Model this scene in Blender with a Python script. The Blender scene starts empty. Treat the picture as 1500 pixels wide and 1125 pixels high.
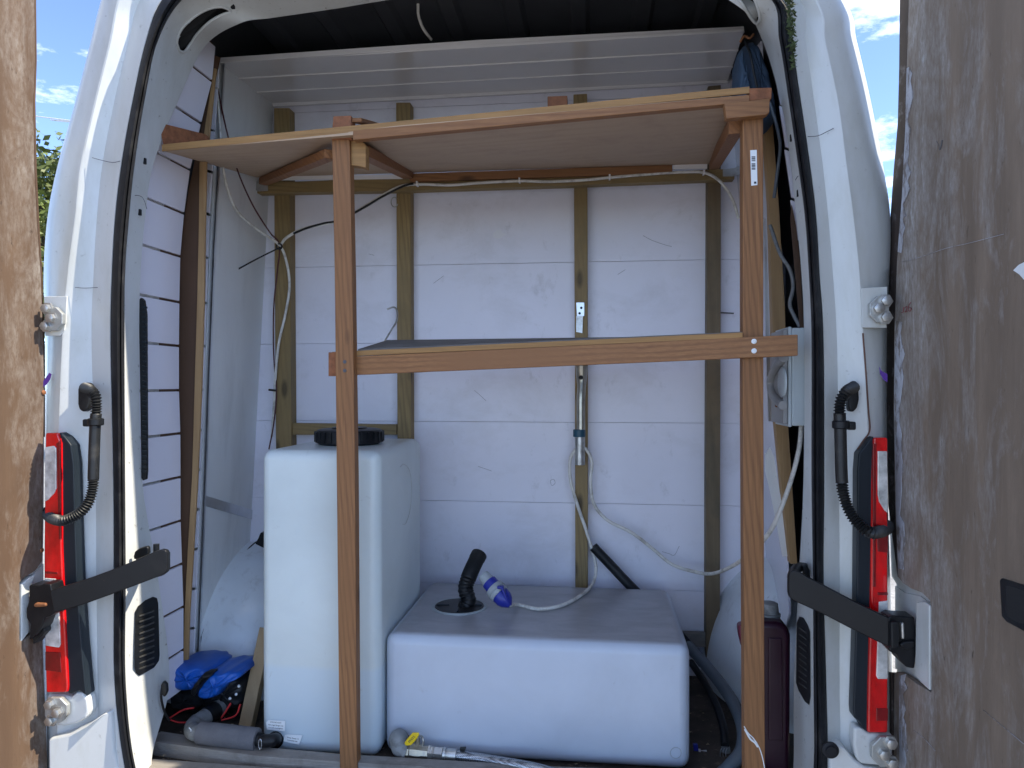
import bpy, bmesh, math, random
from mathutils import Vector, Matrix
random.seed(7)
R = math.radians
SC = bpy.context.scene
COL = SC.collection

# ------------------------------------------------------------ camera
CH = 1.47                       # eye height above the ground
YAW = R(6.5)
cd = bpy.data.cameras.new('camera'); cam = bpy.data.objects.new('camera', cd); COL.objects.link(cam)
cam.location = (0, 0, CH); cam.rotation_euler = (R(90), 0, YAW)
cd.sensor_width = 36; cd.lens = 36 * 1080 / 1500; cd.clip_end = 2000; cd.clip_start = 0.02
SC.camera = cam

# ------------------------------------------------------------ light
SUN_EL, SUN_AZ = R(50), R(96)   # azimuth clockwise from +Y
world = bpy.data.worlds.new('World'); SC.world = world; world.use_nodes = True
wn = world.node_tree.nodes; wl = world.node_tree.links
for n in list(wn): wn.remove(n)
wo = wn.new('ShaderNodeOutputWorld'); bg = wn.new('ShaderNodeBackground')
sky = wn.new('ShaderNodeTexSky'); sky.sky_type = 'NISHITA'; sky.sun_disc = False
sky.sun_elevation = SUN_EL; sky.sun_rotation = SUN_AZ; sky.dust_density = 0.05; sky.ozone_density = 1.3; sky.altitude = 3000; sky.air_density = 0.55
tc = wn.new('ShaderNodeTexCoord'); mp = wn.new('ShaderNodeMapping'); mp.inputs['Scale'].default_value = (1.6, 1.6, 4.5)
mp.inputs['Location'].default_value = (0.9, 1.5, 6.1)
nz = wn.new('ShaderNodeTexNoise'); nz.inputs['Scale'].default_value = 2.6; nz.inputs['Detail'].default_value = 9; nz.inputs['Roughness'].default_value = 0.62
rp = wn.new('ShaderNodeValToRGB'); rp.color_ramp.elements[0].position = 0.52; rp.color_ramp.elements[1].position = 0.70
mx = wn.new('ShaderNodeMixRGB'); mx.inputs[2].default_value = (5.6, 5.8, 6.1, 1)
wl.new(tc.outputs['Generated'], mp.inputs['Vector']); wl.new(mp.outputs[0], nz.inputs['Vector'])
wl.new(nz.outputs['Fac'], rp.inputs['Fac']); wl.new(rp.outputs['Color'], mx.inputs[0])
wl.new(sky.outputs[0], mx.inputs[1]); wl.new(mx.outputs[0], bg.inputs['Color'])
bg.inputs['Strength'].default_value = 0.14; wl.new(bg.outputs[0], wo.inputs['Surface'])
sd = bpy.data.lights.new('sun', 'SUN'); sd.energy = 2.0; sd.angle = R(0.5); sd.color = (1.0, 0.90, 0.74)
so = bpy.data.objects.new('sun', sd); COL.objects.link(so)
sdir = Vector((math.sin(SUN_AZ) * math.cos(SUN_EL), math.cos(SUN_AZ) * math.cos(SUN_EL), math.sin(SUN_EL)))
so.rotation_euler = sdir.to_track_quat('Z', 'Y').to_euler(); so.location = (6, -1, 8)
vs = SC.view_settings
vs.view_transform = 'Standard'; vs.look = 'None'; vs.exposure = 2.08; vs.gamma = 1; vs.use_curve_mapping = False
SC.render.engine = 'CYCLES'

# ------------------------------------------------------------ rays
Fv = Vector((-math.sin(YAW), math.cos(YAW), 0)); Rv = Vector((math.cos(YAW), math.sin(YAW), 0)); Uv = Vector((0, 0, 1))
O = Vector((0, 0, CH))
def ray(px, py): return Fv + Rv * ((px - 750) / 1080) + Uv * ((562.5 - py) / 1080)
def PY(px, py, Y): d = ray(px, py); return O + d * (Y / d.y)
DT = math.tan(R(9))             # the left door stands a little past square
def PX(px, py, X):
    d = ray(px, py)
    if X < -1.2:                # plane X + (1.59 - Y) * -DT
        t = (X - 1.545 * DT) / (d.x - d.y * DT); return O + d * t
    return O + d * (X / d.x)
def PZ(px, py, Z): d = ray(px, py); return O + d * (Z / d.z)     # Z relative to the eye

# ------------------------------------------------------------ object helpers
def prop(o, label=None, cat=None, group=None, kind=None):
    if label: o['label'] = label
    if cat: o['category'] = cat
    if group: o['group'] = group
    if kind: o['kind'] = kind
    return o
def thing(name, label, cat, loc, group=None):
    o = bpy.data.objects.new(name, None); COL.objects.link(o); o.location = loc; o.empty_display_size = .1
    return prop(o, label, cat, group)
def link(name, me, mat=None, parent=None, smooth=False):
    o = bpy.data.objects.new(name, me); COL.objects.link(o)
    if mat: me.materials.append(mat)
    if parent:
        o.parent = parent
        if parent.type == 'EMPTY': o.matrix_parent_inverse = Matrix.Translation(-Vector(parent.location))
    if smooth:
        for p in me.polygons: p.use_smooth = True
    return o
def mesh(name, V, Fc, mat=None, parent=None, smooth=False, bevel=0, seg=2, flat_angle=None):
    bm = bmesh.new()
    vs_ = [bm.verts.new(v) for v in V]
    for f in Fc:
        try: bm.faces.new([vs_[i] for i in f])
        except ValueError: pass
    bmesh.ops.recalc_face_normals(bm, faces=bm.faces)
    if bevel:
        ed = [e for e in bm.edges if len(e.link_faces) == 2 and e.calc_face_angle(0) > R(30)]
        bmesh.ops.bevel(bm, geom=ed, offset=bevel, segments=seg, profile=.5, affect='EDGES', clamp_overlap=True)
    me = bpy.data.meshes.new(name); bm.to_mesh(me); bm.free()
    o = link(name, me, mat, parent, smooth or bevel > 0)
    if bevel > 0 and not smooth:
        md = o.modifiers.new('WeightedNormal', 'WEIGHTED_NORMAL'); md.weight = 90; md.keep_sharp = False
    return o
def prism(name, P, ext, mat, parent=None, bevel=0.0, seg=2):
    """polygon P (world points) pushed by ext (a vector, or a list of one vector per point)"""
    n = len(P); E = ext if isinstance(ext, list) else [Vector(ext)] * n
    V = [Vector(p) for p in P] + [Vector(p) + Vector(e) for p, e in zip(P, E)]
    Fc = [list(range(n)), list(range(2 * n - 1, n - 1, -1))] + [[i, (i + 1) % n, n + (i + 1) % n, n + i] for i in range(n)]
    return mesh(name, V, Fc, mat, parent, bevel=bevel, seg=seg)
def pp(name, pts, Y, th, mat, parent=None, bevel=0.0, seg=2):
    """outline in the plane Y (or Y as a function of px), th metres deep"""
    P = [PY(x, y, Y(x) if callable(Y) else Y) for x, y in pts]
    return prism(name, P, (0, th, 0), mat, parent, bevel, seg)
def px_(name, pts, X, th, mat, parent=None, bevel=0.0):
    return prism(name, [PX(x, y, X) for x, y in pts], (th, 0, 0), mat, parent, bevel)
def box(name, x0, x1, y0, y1, z0, z1, mat, parent=None, bevel=0.0, seg=2):
    return prism(name, [(x0, y0, z0), (x1, y0, z0), (x1, y0, z1), (x0, y0, z1)], (0, y1 - y0, 0), mat, parent, bevel, seg)
def beam(name, A, B, w, h, mat, parent=None, up=(0, 0, 1), bevel=.0015):
    A = Vector(A); B = Vector(B); d = (B - A).normalized(); s = d.cross(Vector(up)).normalized(); u = s.cross(d)
    P = [A + s * a * w / 2 + u * b * h / 2 for a, b in ((-1, -1), (1, -1), (1, 1), (-1, 1))]
    return prism(name, P, B - A, mat, parent, bevel, 1)
def catmull(P, k=6):
    P = [Vector(p) for p in P]; out = []
    Q = [P[0] * 2 - P[1]] + P + [P[-1] * 2 - P[-2]]
    for i in range(1, len(Q) - 2):
        p0, p1, p2, p3 = Q[i - 1:i + 3]
        for j in range(k):
            t = j / k
            out.append(.5 * ((2 * p1) + (p2 - p0) * t + (2 * p0 - 5 * p1 + 4 * p2 - p3) * t * t + (3 * p1 - p0 - 3 * p2 + p3) * t ** 3))
    out.append(P[-1]); return out
def resample(P, step):
    out = [P[0]]; acc = 0
    for a, b in zip(P[:-1], P[1:]):
        L = (b - a).length
        if L == 0: continue
        t = step - acc
        while t <= L: out.append(a.lerp(b, t / L)); t += step
        acc = (acc + L) % step
    return out
def tube(name, P, r, mat, parent=None, n=10, k=6, smooth_path=True, rf=None, cap=True, step=None):
    pts = catmull(P, k) if smooth_path and len(P) > 2 else [Vector(p) for p in P]
    if step: pts = resample(pts, step)
    V = []; Fc = []; up = Vector((.13, .31, .94)); m = len(pts)
    prev = None
    for i, p in enumerate(pts):
        t = (pts[min(i + 1, m - 1)] - pts[max(i - 1, 0)]).normalized()
        if prev is None:
            s = t.cross(up).normalized() if abs(t.dot(up)) < .95 else t.cross(Vector((1, 0, 0))).normalized()
        else:
            s = (prev - t * prev.dot(t)).normalized()
        prev = s; u = t.cross(s)
        rr = rf(i / (m - 1), i) if rf else r
        for j in range(n):
            a = 2 * math.pi * j / n; V.append(p + (s * math.cos(a) + u * math.sin(a)) * rr)
    for i in range(m - 1):
        for j in range(n):
            Fc.append([i * n + j, i * n + (j + 1) % n, (i + 1) * n + (j + 1) % n, (i + 1) * n + j])
    if cap: Fc += [list(range(n))[::-1], [(m - 1) * n + j for j in range(n)]]
    o = mesh(name, V, Fc, mat, parent, smooth=True)
    o.data.set_sharp_from_angle(angle=R(50))
    return o
def revolve(name, A, axis, prof, mat, parent=None, n=28):
    """prof: (distance along axis, radius)"""
    A = Vector(A); t = Vector(axis).normalized(); s = t.cross(Vector((.2, .9, .1))).normalized(); u = t.cross(s)
    V = []; Fc = []
    for d, r in prof:
        for j in range(n):
            a = 2 * math.pi * j / n; V.append(A + t * d + (s * math.cos(a) + u * math.sin(a)) * max(r, 1e-5))
    for i in range(len(prof) - 1):
        for j in range(n): Fc.append([i * n + j, i * n + (j + 1) % n, (i + 1) * n + (j + 1) % n, (i + 1) * n + j])
    Fc += [list(range(n))[::-1], [(len(prof) - 1) * n + j for j in range(n)]]
    o = mesh(name, V, Fc, mat, parent, smooth=True); o.data.set_sharp_from_angle(angle=R(35)); return o
def loft(name, rails, mat, parent=None, keep=None, smooth=True, solid=0.0):
    m = len(rails[0]); V = [p for r in rails for p in r]; Fc = []
    for a in range(len(rails) - 1):
        for i in range(m - 1):
            q = [a * m + i, a * m + i + 1, (a + 1) * m + i + 1, (a + 1) * m + i]
            if keep and not keep(sum((V[k] for k in q), Vector()) / 4): continue
            Fc.append(q)
    o = mesh(name, V, Fc, mat, parent, smooth=smooth)
    o.data.set_sharp_from_angle(angle=R(28))
    if solid:
        md = o.modifiers.new('Solidify', 'SOLIDIFY'); md.thickness = solid; md.offset = 0
    return o
def text(name, body, size, org, xdir, updir, mat, parent, depth=.0004, fit=None):
    cu = bpy.data.curves.new(name, 'FONT'); cu.body = body; cu.size = size; cu.extrude = depth; cu.align_x = 'CENTER'; cu.align_y = 'CENTER'
    tmp = bpy.data.objects.new(name, cu); COL.objects.link(tmp)
    dg = bpy.context.evaluated_depsgraph_get(); me = bpy.data.meshes.new_from_object(tmp.evaluated_get(dg))
    bpy.data.objects.remove(tmp)
    xd = Vector(xdir).normalized(); ud = Vector(updir).normalized(); nd = xd.cross(ud)
    w = max((v.co.x for v in me.vertices), default=1) - min((v.co.x for v in me.vertices), default=0)
    k = (fit / w) if fit and w > 0 else 1
    for v in me.vertices: v.co = Vector(org) + xd * v.co.x * k + ud * v.co.y + nd * v.co.z
    return link(name, me, mat, parent)

# ------------------------------------------------------------ materials
def base(name):
    m = bpy.data.materials.new(name); m.use_nodes = True; nt = m.node_tree
    return m, nt.nodes, nt.links, nt.nodes['Principled BSDF']
def nd(N, t, **kw):
    n = N.new(t)
    for k, v in kw.items(): n.inputs[k].default_value = v
    return n
def mixc(N, L, fac, a, b, blend='MIX'):
    m = N.new('ShaderNodeMixRGB'); m.blend_type = blend
    for i, v in ((0, fac), (1, a), (2, b)):
        if hasattr(v, 'is_linked'): L.new(v, m.inputs[i])
        elif isinstance(v, (int, float)): m.inputs[i].default_value = v
        else: m.inputs[i].default_value = (*v, 1)
    return m.outputs[0]
def noise(N, L, vec, scale, detail=4, rough=.55, dist=0, lo=None, hi=None):
    n = nd(N, 'ShaderNodeTexNoise', Scale=scale, Detail=detail, Roughness=rough, Distortion=dist); L.new(vec, n.inputs['Vector'])
    if lo is None: return n.outputs['Fac']
    r = N.new('ShaderNodeMapRange'); r.inputs['From Min'].default_value = lo; r.inputs['From Max'].default_value = hi; L.new(n.outputs['Fac'], r.inputs['Value'])
    return r.outputs[0]
def vecmap(N, L, scale=(1, 1, 1), rot=(0, 0, 0), loc=(0, 0, 0)):
    t = N.new('ShaderNodeTexCoord'); m = N.new('ShaderNodeMapping')
    m.inputs['Scale'].default_value = scale; m.inputs['Rotation'].default_value = rot; m.inputs['Location'].default_value = loc
    L.new(t.outputs['Object'], m.inputs['Vector']); return m.outputs[0]
def bumpit(N, L, b, h, strength, dist=.002):
    n = N.new('ShaderNodeBump'); n.inputs['Strength'].default_value = strength; n.inputs['Distance'].default_value = dist
    L.new(h, n.inputs['Height']); L.new(n.outputs[0], b.inputs['Normal'])
def mul(N, L, a, b):
    m = N.new('ShaderNodeMath'); m.operation = 'MULTIPLY'
    for i, v in ((0, a), (1, b)):
        if hasattr(v, 'is_linked'): L.new(v, m.inputs[i])
        else: m.inputs[i].default_value = v
    return m.outputs[0]
def MAT(name, col, rough=.5, metal=0, var=.12, vs=5, dirt=None, dirt2=None, bump=0, bs=80, coat=0, st=(1, 1, 1), spec=.5, trans=0):
    """dirt = (colour, scale, lo, hi, amount, stretch)"""
    m, N, L, b = base(name); v = vecmap(N, L, st)
    c = mixc(N, L, noise(N, L, v, vs, 6, .6, 0, .3, .7), tuple(x * (1 - var) for x in col), tuple(min(1, x * (1 + var)) for x in col))
    f0 = None
    for d in (dirt, dirt2):
        if d:
            dv = vecmap(N, L, d[5] if len(d) > 5 else (1, 1, 1), loc=(3.1, 1.7, .4))
            f = mul(N, L, noise(N, L, dv, d[1], 9, .68, .3, d[2], d[3]), d[4]); c = mixc(N, L, f, c, d[0]); f0 = f
    L.new(c, b.inputs['Base Color']); b.inputs['Metallic'].default_value = metal
    if f0 is not None:
        r = N.new('ShaderNodeMapRange'); L.new(f0, r.inputs['Value']); r.inputs['To Min'].default_value = rough; r.inputs['To Max'].default_value = min(1, rough + .4)
        L.new(r.outputs[0], b.inputs['Roughness'])
    else:
        r = N.new('ShaderNodeMapRange'); L.new(noise(N, L, v, vs * 3, 5), r.inputs['Value']); r.inputs['To Min'].default_value = max(.02, rough - .08); r.inputs['To Max'].default_value = rough + .08
        L.new(r.outputs[0], b.inputs['Roughness'])
    b.inputs['Coat Weight'].default_value = coat; b.inputs['Specular IOR Level'].default_value = spec
    if trans: b.inputs['Transmission Weight'].default_value = trans
    if bump: bumpit(N, L, b, noise(N, L, v, bs, 5, .6), bump)
    return m
def WOOD(name, c1, c2, axis='z', rough=.62, knots=True, ring=16, stain=None, stain_amt=.5, bump=.25, seed=0):
    m, N, L, b = base(name)
    a = {'x': 0, 'y': 1, 'z': 2}[axis]
    sc = [1, 1, 1]; sc[a] = .09
    v = vecmap(N, L, sc, loc=(seed * 1.37, seed * .73, seed * .51))
    warp = noise(N, L, v, 9, 3, .5)
    w = N.new('ShaderNodeTexWave'); w.wave_type = 'BANDS'; w.bands_direction = 'DIAGONAL'
    w.inputs['Scale'].default_value = ring; w.inputs['Distortion'].default_value = 7.5; w.inputs['Detail'].default_value = 3
    w.inputs['Detail Scale'].default_value = .7; w.inputs['Detail Roughness'].default_value = .55
    L.new(v, w.inputs['Vector'])
    w.inputs['Distortion'].default_value = 5.0
    sc2 = [1, 1, 1]; sc2[a] = .02; v2 = vecmap(N, L, sc2)
    fib = noise(N, L, v2, 420, 3, .6, 0, .3, .72)
    mid = tuple((x + y) / 2 for x, y in zip(c1, c2)); low = tuple(x * .42 + y * .58 for x, y in zip(c1, c2))
    pw_ = N.new('ShaderNodeMath'); pw_.operation = 'POWER'; L.new(w.outputs['Fac'], pw_.inputs[0]); pw_.inputs[1].default_value = 2.2
    c = mixc(N, L, pw_.outputs[0], c1, low)
    c = mixc(N, L, mul(N, L, fib, .6), c, c2)
    c = mixc(N, L, noise(N, L, vecmap(N, L), 3.5, 4, .6, 0, .38, .66), c, mid)
    if knots:
        ks = [9, 9, 9]; ks[a] = 3.4
        vv = vecmap(N, L, ks, loc=(seed * .7 + .2, .9, seed * .31))
        vo = N.new('ShaderNodeTexVoronoi'); vo.inputs['Scale'].default_value = 1.0; L.new(vv, vo.inputs['Vector'])
        r = N.new('ShaderNodeMapRange'); L.new(vo.outputs['Distance'], r.inputs['Value'])
        r.inputs['From Min'].default_value = .06; r.inputs['From Max'].default_value = .13; r.inputs['To Min'].default_value = .85; r.inputs['To Max'].default_value = 0
        c = mixc(N, L, r.outputs[0], c, tuple(x * .35 for x in c2))
    if stain:
        c = mixc(N, L, mul(N, L, noise(N, L, vecmap(N, L, (1, 1, .6)), 7, 7, .7, .4, .48, .72), stain_amt), c, stain)
    L.new(c, b.inputs['Base Color']); b.inputs['Roughness'].default_value = rough
    bumpit(N, L, b, fib, bump, .0012)
    return m

m_white = MAT('painted_white_metal', (.60, .62, .61), .32, var=.04, vs=3, dirt=((.36, .35, .25), 6, .46, .74, .5, (1, 1, .4)), dirt2=((.16, .15, .12), 60, .63, .72, .45), bump=.12, bs=30, coat=.1)
m_jamb = MAT('jamb_white_paint', (.60, .62, .61), .4, var=.05, vs=4, dirt=((.33, .32, .27), 6, .46, .76, .45, (1, 1, .5)), dirt2=((.10, .09, .07), 70, .62, .70, .7), bump=.05, bs=50, coat=.15)
m_rubber = MAT('black_rubber', (.009, .010, .013), .6, spec=.3, var=.3, vs=30, dirt=((.10, .10, .10), 14, .5, .8, .5), bump=.2, bs=160)
m_plastic = MAT('black_plastic', (.008, .009, .0105), .45, spec=.35, var=.2, vs=12, dirt=((.07, .07, .065), 10, .52, .8, .5), bump=.1, bs=200)
m_blackmetal = MAT('black_painted_steel', (.007, .0075, .009), .42, spec=.3, var=.2, vs=10, dirt=((.05, .048, .045), 9, .55, .8, .35), dirt2=((.2, .1, .05), 70, .68, .75, .5), bump=.08, bs=120)
m_board = MAT('white_wall_board', (.79, .785, .86), .36, var=.04, vs=3, dirt=((.48, .46, .45), 5, .50, .74, .32, (1, 1, 1.4)), dirt2=((.32, .31, .31), 13, .60, .76, .36, (1.6, 1, 1)), bump=.05, bs=12)
m_pvc = MAT('white_pvc_cladding', (.84, .82, .81), .16, var=.02, vs=2, dirt=((.45, .43, .4), 7, .58, .85, .3), spec=.55)
m_slat = MAT('slatted_panel_white', (.76, .755, .84), .15, var=.02, vs=2, dirt=((.45, .44, .44), 8, .58, .85, .25), spec=.55)
m_panel = MAT('grey_white_side_panel', (.78, .80, .80), .5, var=.04, vs=3, dirt=((.36, .36, .34), 5, .48, .8, .5, (1, 1, .25)), dirt2=((.12, .11, .1), 50, .67, .75, .6))
m_alu = MAT('aluminium', (.62, .64, .66), .3, metal=.9, var=.12, vs=10, dirt=((.2, .2, .2), 14, .55, .8, .5, (1, 1, .2)))
m_zinc = MAT('zinc_plated_steel', (.50, .50, .48), .36, metal=.85, var=.2, vs=30, dirt=((.18, .15, .11), 25, .5, .75, .7), bump=.15, bs=150)
m_brass = MAT('tarnished_brass', (.42, .38, .30), .35, metal=.8, var=.2, vs=30, dirt=((.5, .5, .48), 40, .5, .7, .6))
m_paintzinc = MAT('painted_hinge_steel', (.42, .43, .41), .38, metal=.5, var=.15, vs=20, dirt=((.12, .10, .07), 28, .52, .72, .8), bump=.2, bs=120)
m_darkskin = MAT('dark_steel_and_shaded_skin', (.06, .065, .075), .5, var=.2, vs=3)  # dark roof steel; on the side skins the interior darkness is coloured in
m_void = MAT('cavity_shade_and_bag_black', (.012, .012, .013), .9, var=.1)  # near-black that paints the shade inside holes; also colours the black bag
m_brown = MAT('brown_hardboard', (.085, .045, .025), .7, var=.25, vs=6, st=(1, 1, .3))
m_timber = WOOD('planed_red_timber', (.335, .155, .054), (.125, .049, .017), 'z', seed=1, ring=52)
m_timberx = WOOD('planed_red_timber_rail', (.345, .165, .060), (.145, .056, .020), 'x', seed=3, ring=48)
m_timbery = WOOD('planed_red_timber_cross', (.34, .150, .052), (.15, .056, .019), 'y', seed=5, ring=45)
m_endgrain = MAT('timber_end_grain', (.25, .095, .04), .75, var=.35, vs=55, bump=.4, bs=180)
m_green = WOOD('treated_green_timber', (.34, .235, .095), (.16, .105, .04), 'z', seed=2, ring=40, stain=(.16, .125, .06), stain_amt=.5)
m_greenx = WOOD('treated_green_timber_rail', (.34, .235, .095), (.16, .105, .04), 'x', seed=4, ring=40, stain=(.10, .09, .05), stain_amt=.4)
m_darkgreen = WOOD('weathered_dark_timber', (.20, .145, .08), (.10, .07, .035), 'z', seed=6, stain=(.05, .055, .035), stain_amt=.8)
m_plyunder = WOOD('pale_plywood', (.50, .36, .24), (.40, .27, .17), 'x', seed=8, ring=11, knots=False, stain=(.30, .19, .12), stain_amt=.5, bump=.1)
m_plyedge = MAT('plywood_edge', (.32, .175, .062), .7, var=.2, vs=30, st=(.2, 1, 6), bump=.3, bs=90)
m_shelftop = MAT('dusty_grey_shelf_top', (.15, .14, .13), .75, var=.2, vs=9, dirt=((.26, .25, .24), 12, .5, .75, .6))
m_batten = WOOD('pale_batten_timber', (.44, .28, .13), (.27, .16, .07), 'z', seed=12, knots=False)
m_offcut = WOOD('rough_timber_offcut', (.44, .32, .18), (.27, .18, .09), 'z', seed=9, bump=.5)
def TANK(name, col, wcol, wz, dust=None):
    m, N, L, b = base(name); v = vecmap(N, L)
    g = N.new('ShaderNodeNewGeometry'); sp = N.new('ShaderNodeSeparateXYZ'); L.new(g.outputs['Position'], sp.inputs[0])
    c = mixc(N, L, noise(N, L, v, 4, 6, .6, .4, .3, .7), col, tuple(x * .86 for x in col))
    if wcol:
        r = N.new('ShaderNodeMapRange'); L.new(sp.outputs['Z'], r.inputs['Value'])
        r.inputs['From Min'].default_value = wz - .006; r.inputs['From Max'].default_value = wz + .008; r.inputs['To Min'].default_value = 1; r.inputs['To Max'].default_value = 0
        c = mixc(N, L, r.outputs[0], c, wcol)
    c = mixc(N, L, mul(N, L, noise(N, L, v, 22, 8, .7, .5, .64, .76), .35), c, (.28, .27, .25))
    if dust:
        sn = N.new('ShaderNodeSeparateXYZ'); L.new(g.outputs['Normal'], sn.inputs[0])
        r = N.new('ShaderNodeMapRange'); L.new(sn.outputs['Z'], r.inputs['Value']); r.inputs['From Min'].default_value = .80; r.inputs['From Max'].default_value = .995
        f = mul(N, L, r.outputs[0], .96)
        dn = mixc(N, L, noise(N, L, vecmap(N, L, (1, 2.2, 1)), 8, 8, .7, .6, .35, .7), dust, tuple(x * .7 for x in dust))
        c = mixc(N, L, f, c, dn)
    L.new(c, b.inputs['Base Color']); b.inputs['Roughness'].default_value = .33
    b.inputs['Subsurface Weight'].default_value = .25; b.inputs['Subsurface Radius'].default_value = (.02, .025, .03); b.inputs['Subsurface Scale'].default_value = .6
    bumpit(N, L, b, noise(N, L, v, 7, 4), .25, .004)
    return m
m_tank1 = TANK('translucent_white_tank', (.66, .73, .73), (.56, .65, .70), CH - .715)
m_tank2 = TANK('translucent_grey_tank', (.53, .59, .68), None, 0, (.36, .36, .38))
m_tank1.name = 'translucent_white_plastic'
m_blue = MAT('blue_nylon', (.006, .085, .40), .42, var=.25, vs=9, bump=.3, bs=22)
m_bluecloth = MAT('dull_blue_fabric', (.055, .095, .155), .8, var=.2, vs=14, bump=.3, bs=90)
m_blueplug = MAT('blue_plug_plastic', (.015, .025, .26), .35, var=.1)
m_greyplug = MAT('grey_plug_plastic', (.33, .36, .37), .45, var=.12, vs=30)
m_foam = MAT('grey_pipe_foam', (.125, .125, .135), .9, var=.15, vs=30, bump=.5, bs=200)
m_greyfit = MAT('dirty_grey_fitting', (.20, .21, .21), .5, var=.2, vs=20, dirt=((.07, .06, .05), 30, .48, .7, .8))
m_cable = MAT('white_cable', (.70, .68, .62), .5, var=.1, vs=20, dirt=((.22, .19, .15), 25, .48, .7, .7))
m_red = MAT('red_wire', (.50, .03, .03), .45, var=.1)
m_darkred = MAT('dark_red_wire', (.07, .012, .015), .5, var=.1)
m_hose = MAT('grey_blue_hose', (.075, .095, .115), .45, var=.2, vs=12, dirt=((.16, .16, .15), 14, .5, .8, .5))
m_burg = MAT('burgundy_plastic', (.025, .004, .014), .32, var=.12, vs=6)
m_yellow = MAT('yellow_handle_coating', (.80, .56, .01), .4, var=.06)
m_print = MAT('black_print', (.03, .03, .04), .6, var=0)
m_paper = MAT('white_sticker', (.80, .83, .84), .45, var=.03, vs=20)
m_purple = MAT('purple_vinyl', (.10, .035, .26), .35, var=.05)
m_lens = MAT('red_light_lens', (.66, .004, .006), .12, var=.35, vs=26, st=(1, 1, .5), coat=.8, bump=.35, bs=30)
m_lensdark = MAT('deep_red_light_lens', (.20, .003, .006), .16, var=.3, vs=26, coat=.8)
m_clear = MAT('clear_light_lens', (.68, .68, .66), .12, metal=.35, var=.45, vs=36, bump=.8, bs=42, coat=.6)
m_ventslat = MAT('vent_slat_plastic', (.05, .05, .048), .5, var=.2, vs=20)
m_trim = MAT('dark_grey_light_trim', (.012, .018, .025), .38, spec=.3, var=.1, vs=6)
m_conduit = MAT('black_corrugated_plastic', (.011, .012, .013), .45, var=.3, vs=20, dirt=((.13, .12, .10), 18, .5, .75, .5))
m_moss = MAT('green_moss', (.05, .07, .025), .95, var=.4, vs=60)
m_box = MAT('pale_grey_box_plastic', (.52, .57, .58), .4, var=.05, vs=8)
m_boxdark = MAT('grey_cover_plastic', (.30, .295, .29), .4, var=.1, vs=8)
m_rust = MAT('rusty_clip', (.25, .10, .04), .7, metal=.3, var=.3, vs=40)
m_floor = MAT('dirty_dark_floor', (.060, .045, .034), .85, var=.4, vs=14, dirt=((.20, .15, .10), 38, .58, .72, .8), dirt2=((.02, .018, .015), 9, .5, .7, .7), bump=.8, bs=60)
m_greyplank = WOOD('grey_weathered_strip', (.34, .32, .29), (.17, .15, .13), 'x', seed=11, knots=False, ring=10, stain=(.07, .06, .05), stain_amt=.7, bump=.6)
m_ground = MAT('pale_bounce_ground', (.30, .30, .295), .95, var=.25, vs=2, dirt=((.16, .155, .15), 34, .5, .62, .6), bump=.8, bs=30)  # ground barely in view, made pale to bounce light into the load space
m_leaf1 = MAT('leaf_green', (.10, .125, .025), .55, var=.45, vs=1.5)
m_bark = MAT('bark', (.10, .075, .05), .9, var=.3, vs=8, bump=.6, bs=20)
m_scuff = MAT('dark_scuff', (.10, .10, .11), .8, var=.2)
m_tube = MAT('old_chromed_tube', (.42, .40, .34), .28, metal=.9, var=.25, vs=30, dirt=((.12, .09, .05), 28, .5, .7, .8, (1, 1, .4)))
m_collar = MAT('dark_teal_tape', (.015, .07, .11), .45, var=.15, vs=30)

def PLY(name, c1, c2, white, hinge_y, side, seed):
    """weathered door plywood: vertical grain, chalky paint residue that thickens towards the hinge edge"""
    m, N, L, b = base(name)
    v = vecmap(N, L, (1, 1, .12), loc=(seed, seed * .4, 0))
    g1 = noise(N, L, v, 34, 6, .65, .3, .3, .7)
    w = N.new('ShaderNodeTexWave'); w.wave_type = 'BANDS'; w.bands_direction = 'Y'
    w.inputs['Scale'].default_value = 3.2; w.inputs['Distortion'].default_value = 9; w.inputs['Detail'].default_value = 4; w.inputs['Detail Scale'].default_value = .8
    L.new(vecmap(N, L, (1, 1, .16), loc=(0, seed, 0)), w.inputs['Vector'])
    mid = tuple((x + y) / 2 for x, y in zip(c1, c2))
    c = mixc(N, L, w.outputs['Color'], mid, c1); c = mixc(N, L, mul(N, L, g1, .6), c, c2)
    c = mixc(N, L, noise(N, L, vecmap(N, L, (1, 1, .5)), 3, 6, .7, .5, .42, .68), c, tuple(x * .82 for x in mid))
    g = N.new('ShaderNodeNewGeometry'); sp = N.new('ShaderNodeSeparateXYZ'); L.new(g.outputs['Position'], sp.inputs[0])
    r = N.new('ShaderNodeMapRange'); L.new(sp.outputs['Y'], r.inputs['Value'])
    r.inputs['From Min'].default_value = hinge_y - side; r.inputs['From Max'].default_value = hinge_y; r.inputs['To Min'].default_value = -.10; r.inputs['To Max'].default_value = .17
    ad = N.new('ShaderNodeMath'); ad.operation = 'ADD'; L.new(r.outputs[0], ad.inputs[0])
    L.new(noise(N, L, vecmap(N, L, (1, 1, .35), loc=(seed, 0, 2)), 13, 10, .72, .6), ad.inputs[1])
    r2 = N.new('ShaderNodeMapRange'); L.new(ad.outputs[0], r2.inputs['Value']); r2.inputs['From Min'].default_value = .52; r2.inputs['From Max'].default_value = .80
    f = mul(N, L, r2.outputs[0], mul(N, L, noise(N, L, vecmap(N, L, (1, 1, .4)), 120, 6, .7, 0, .30, .62), 1.0))
    c = mixc(N, L, f, c, white)
    c = mixc(N, L, noise(N, L, vecmap(N, L, (1, 1, .3)), 75, 5, .7, 0, .63, .72), c, tuple(x * .5 for x in c2))
    L.new(c, b.inputs['Base Color']); b.inputs['Roughness'].default_value = .78
    bumpit(N, L, b, g1, .35, .002)
    return m
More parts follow.
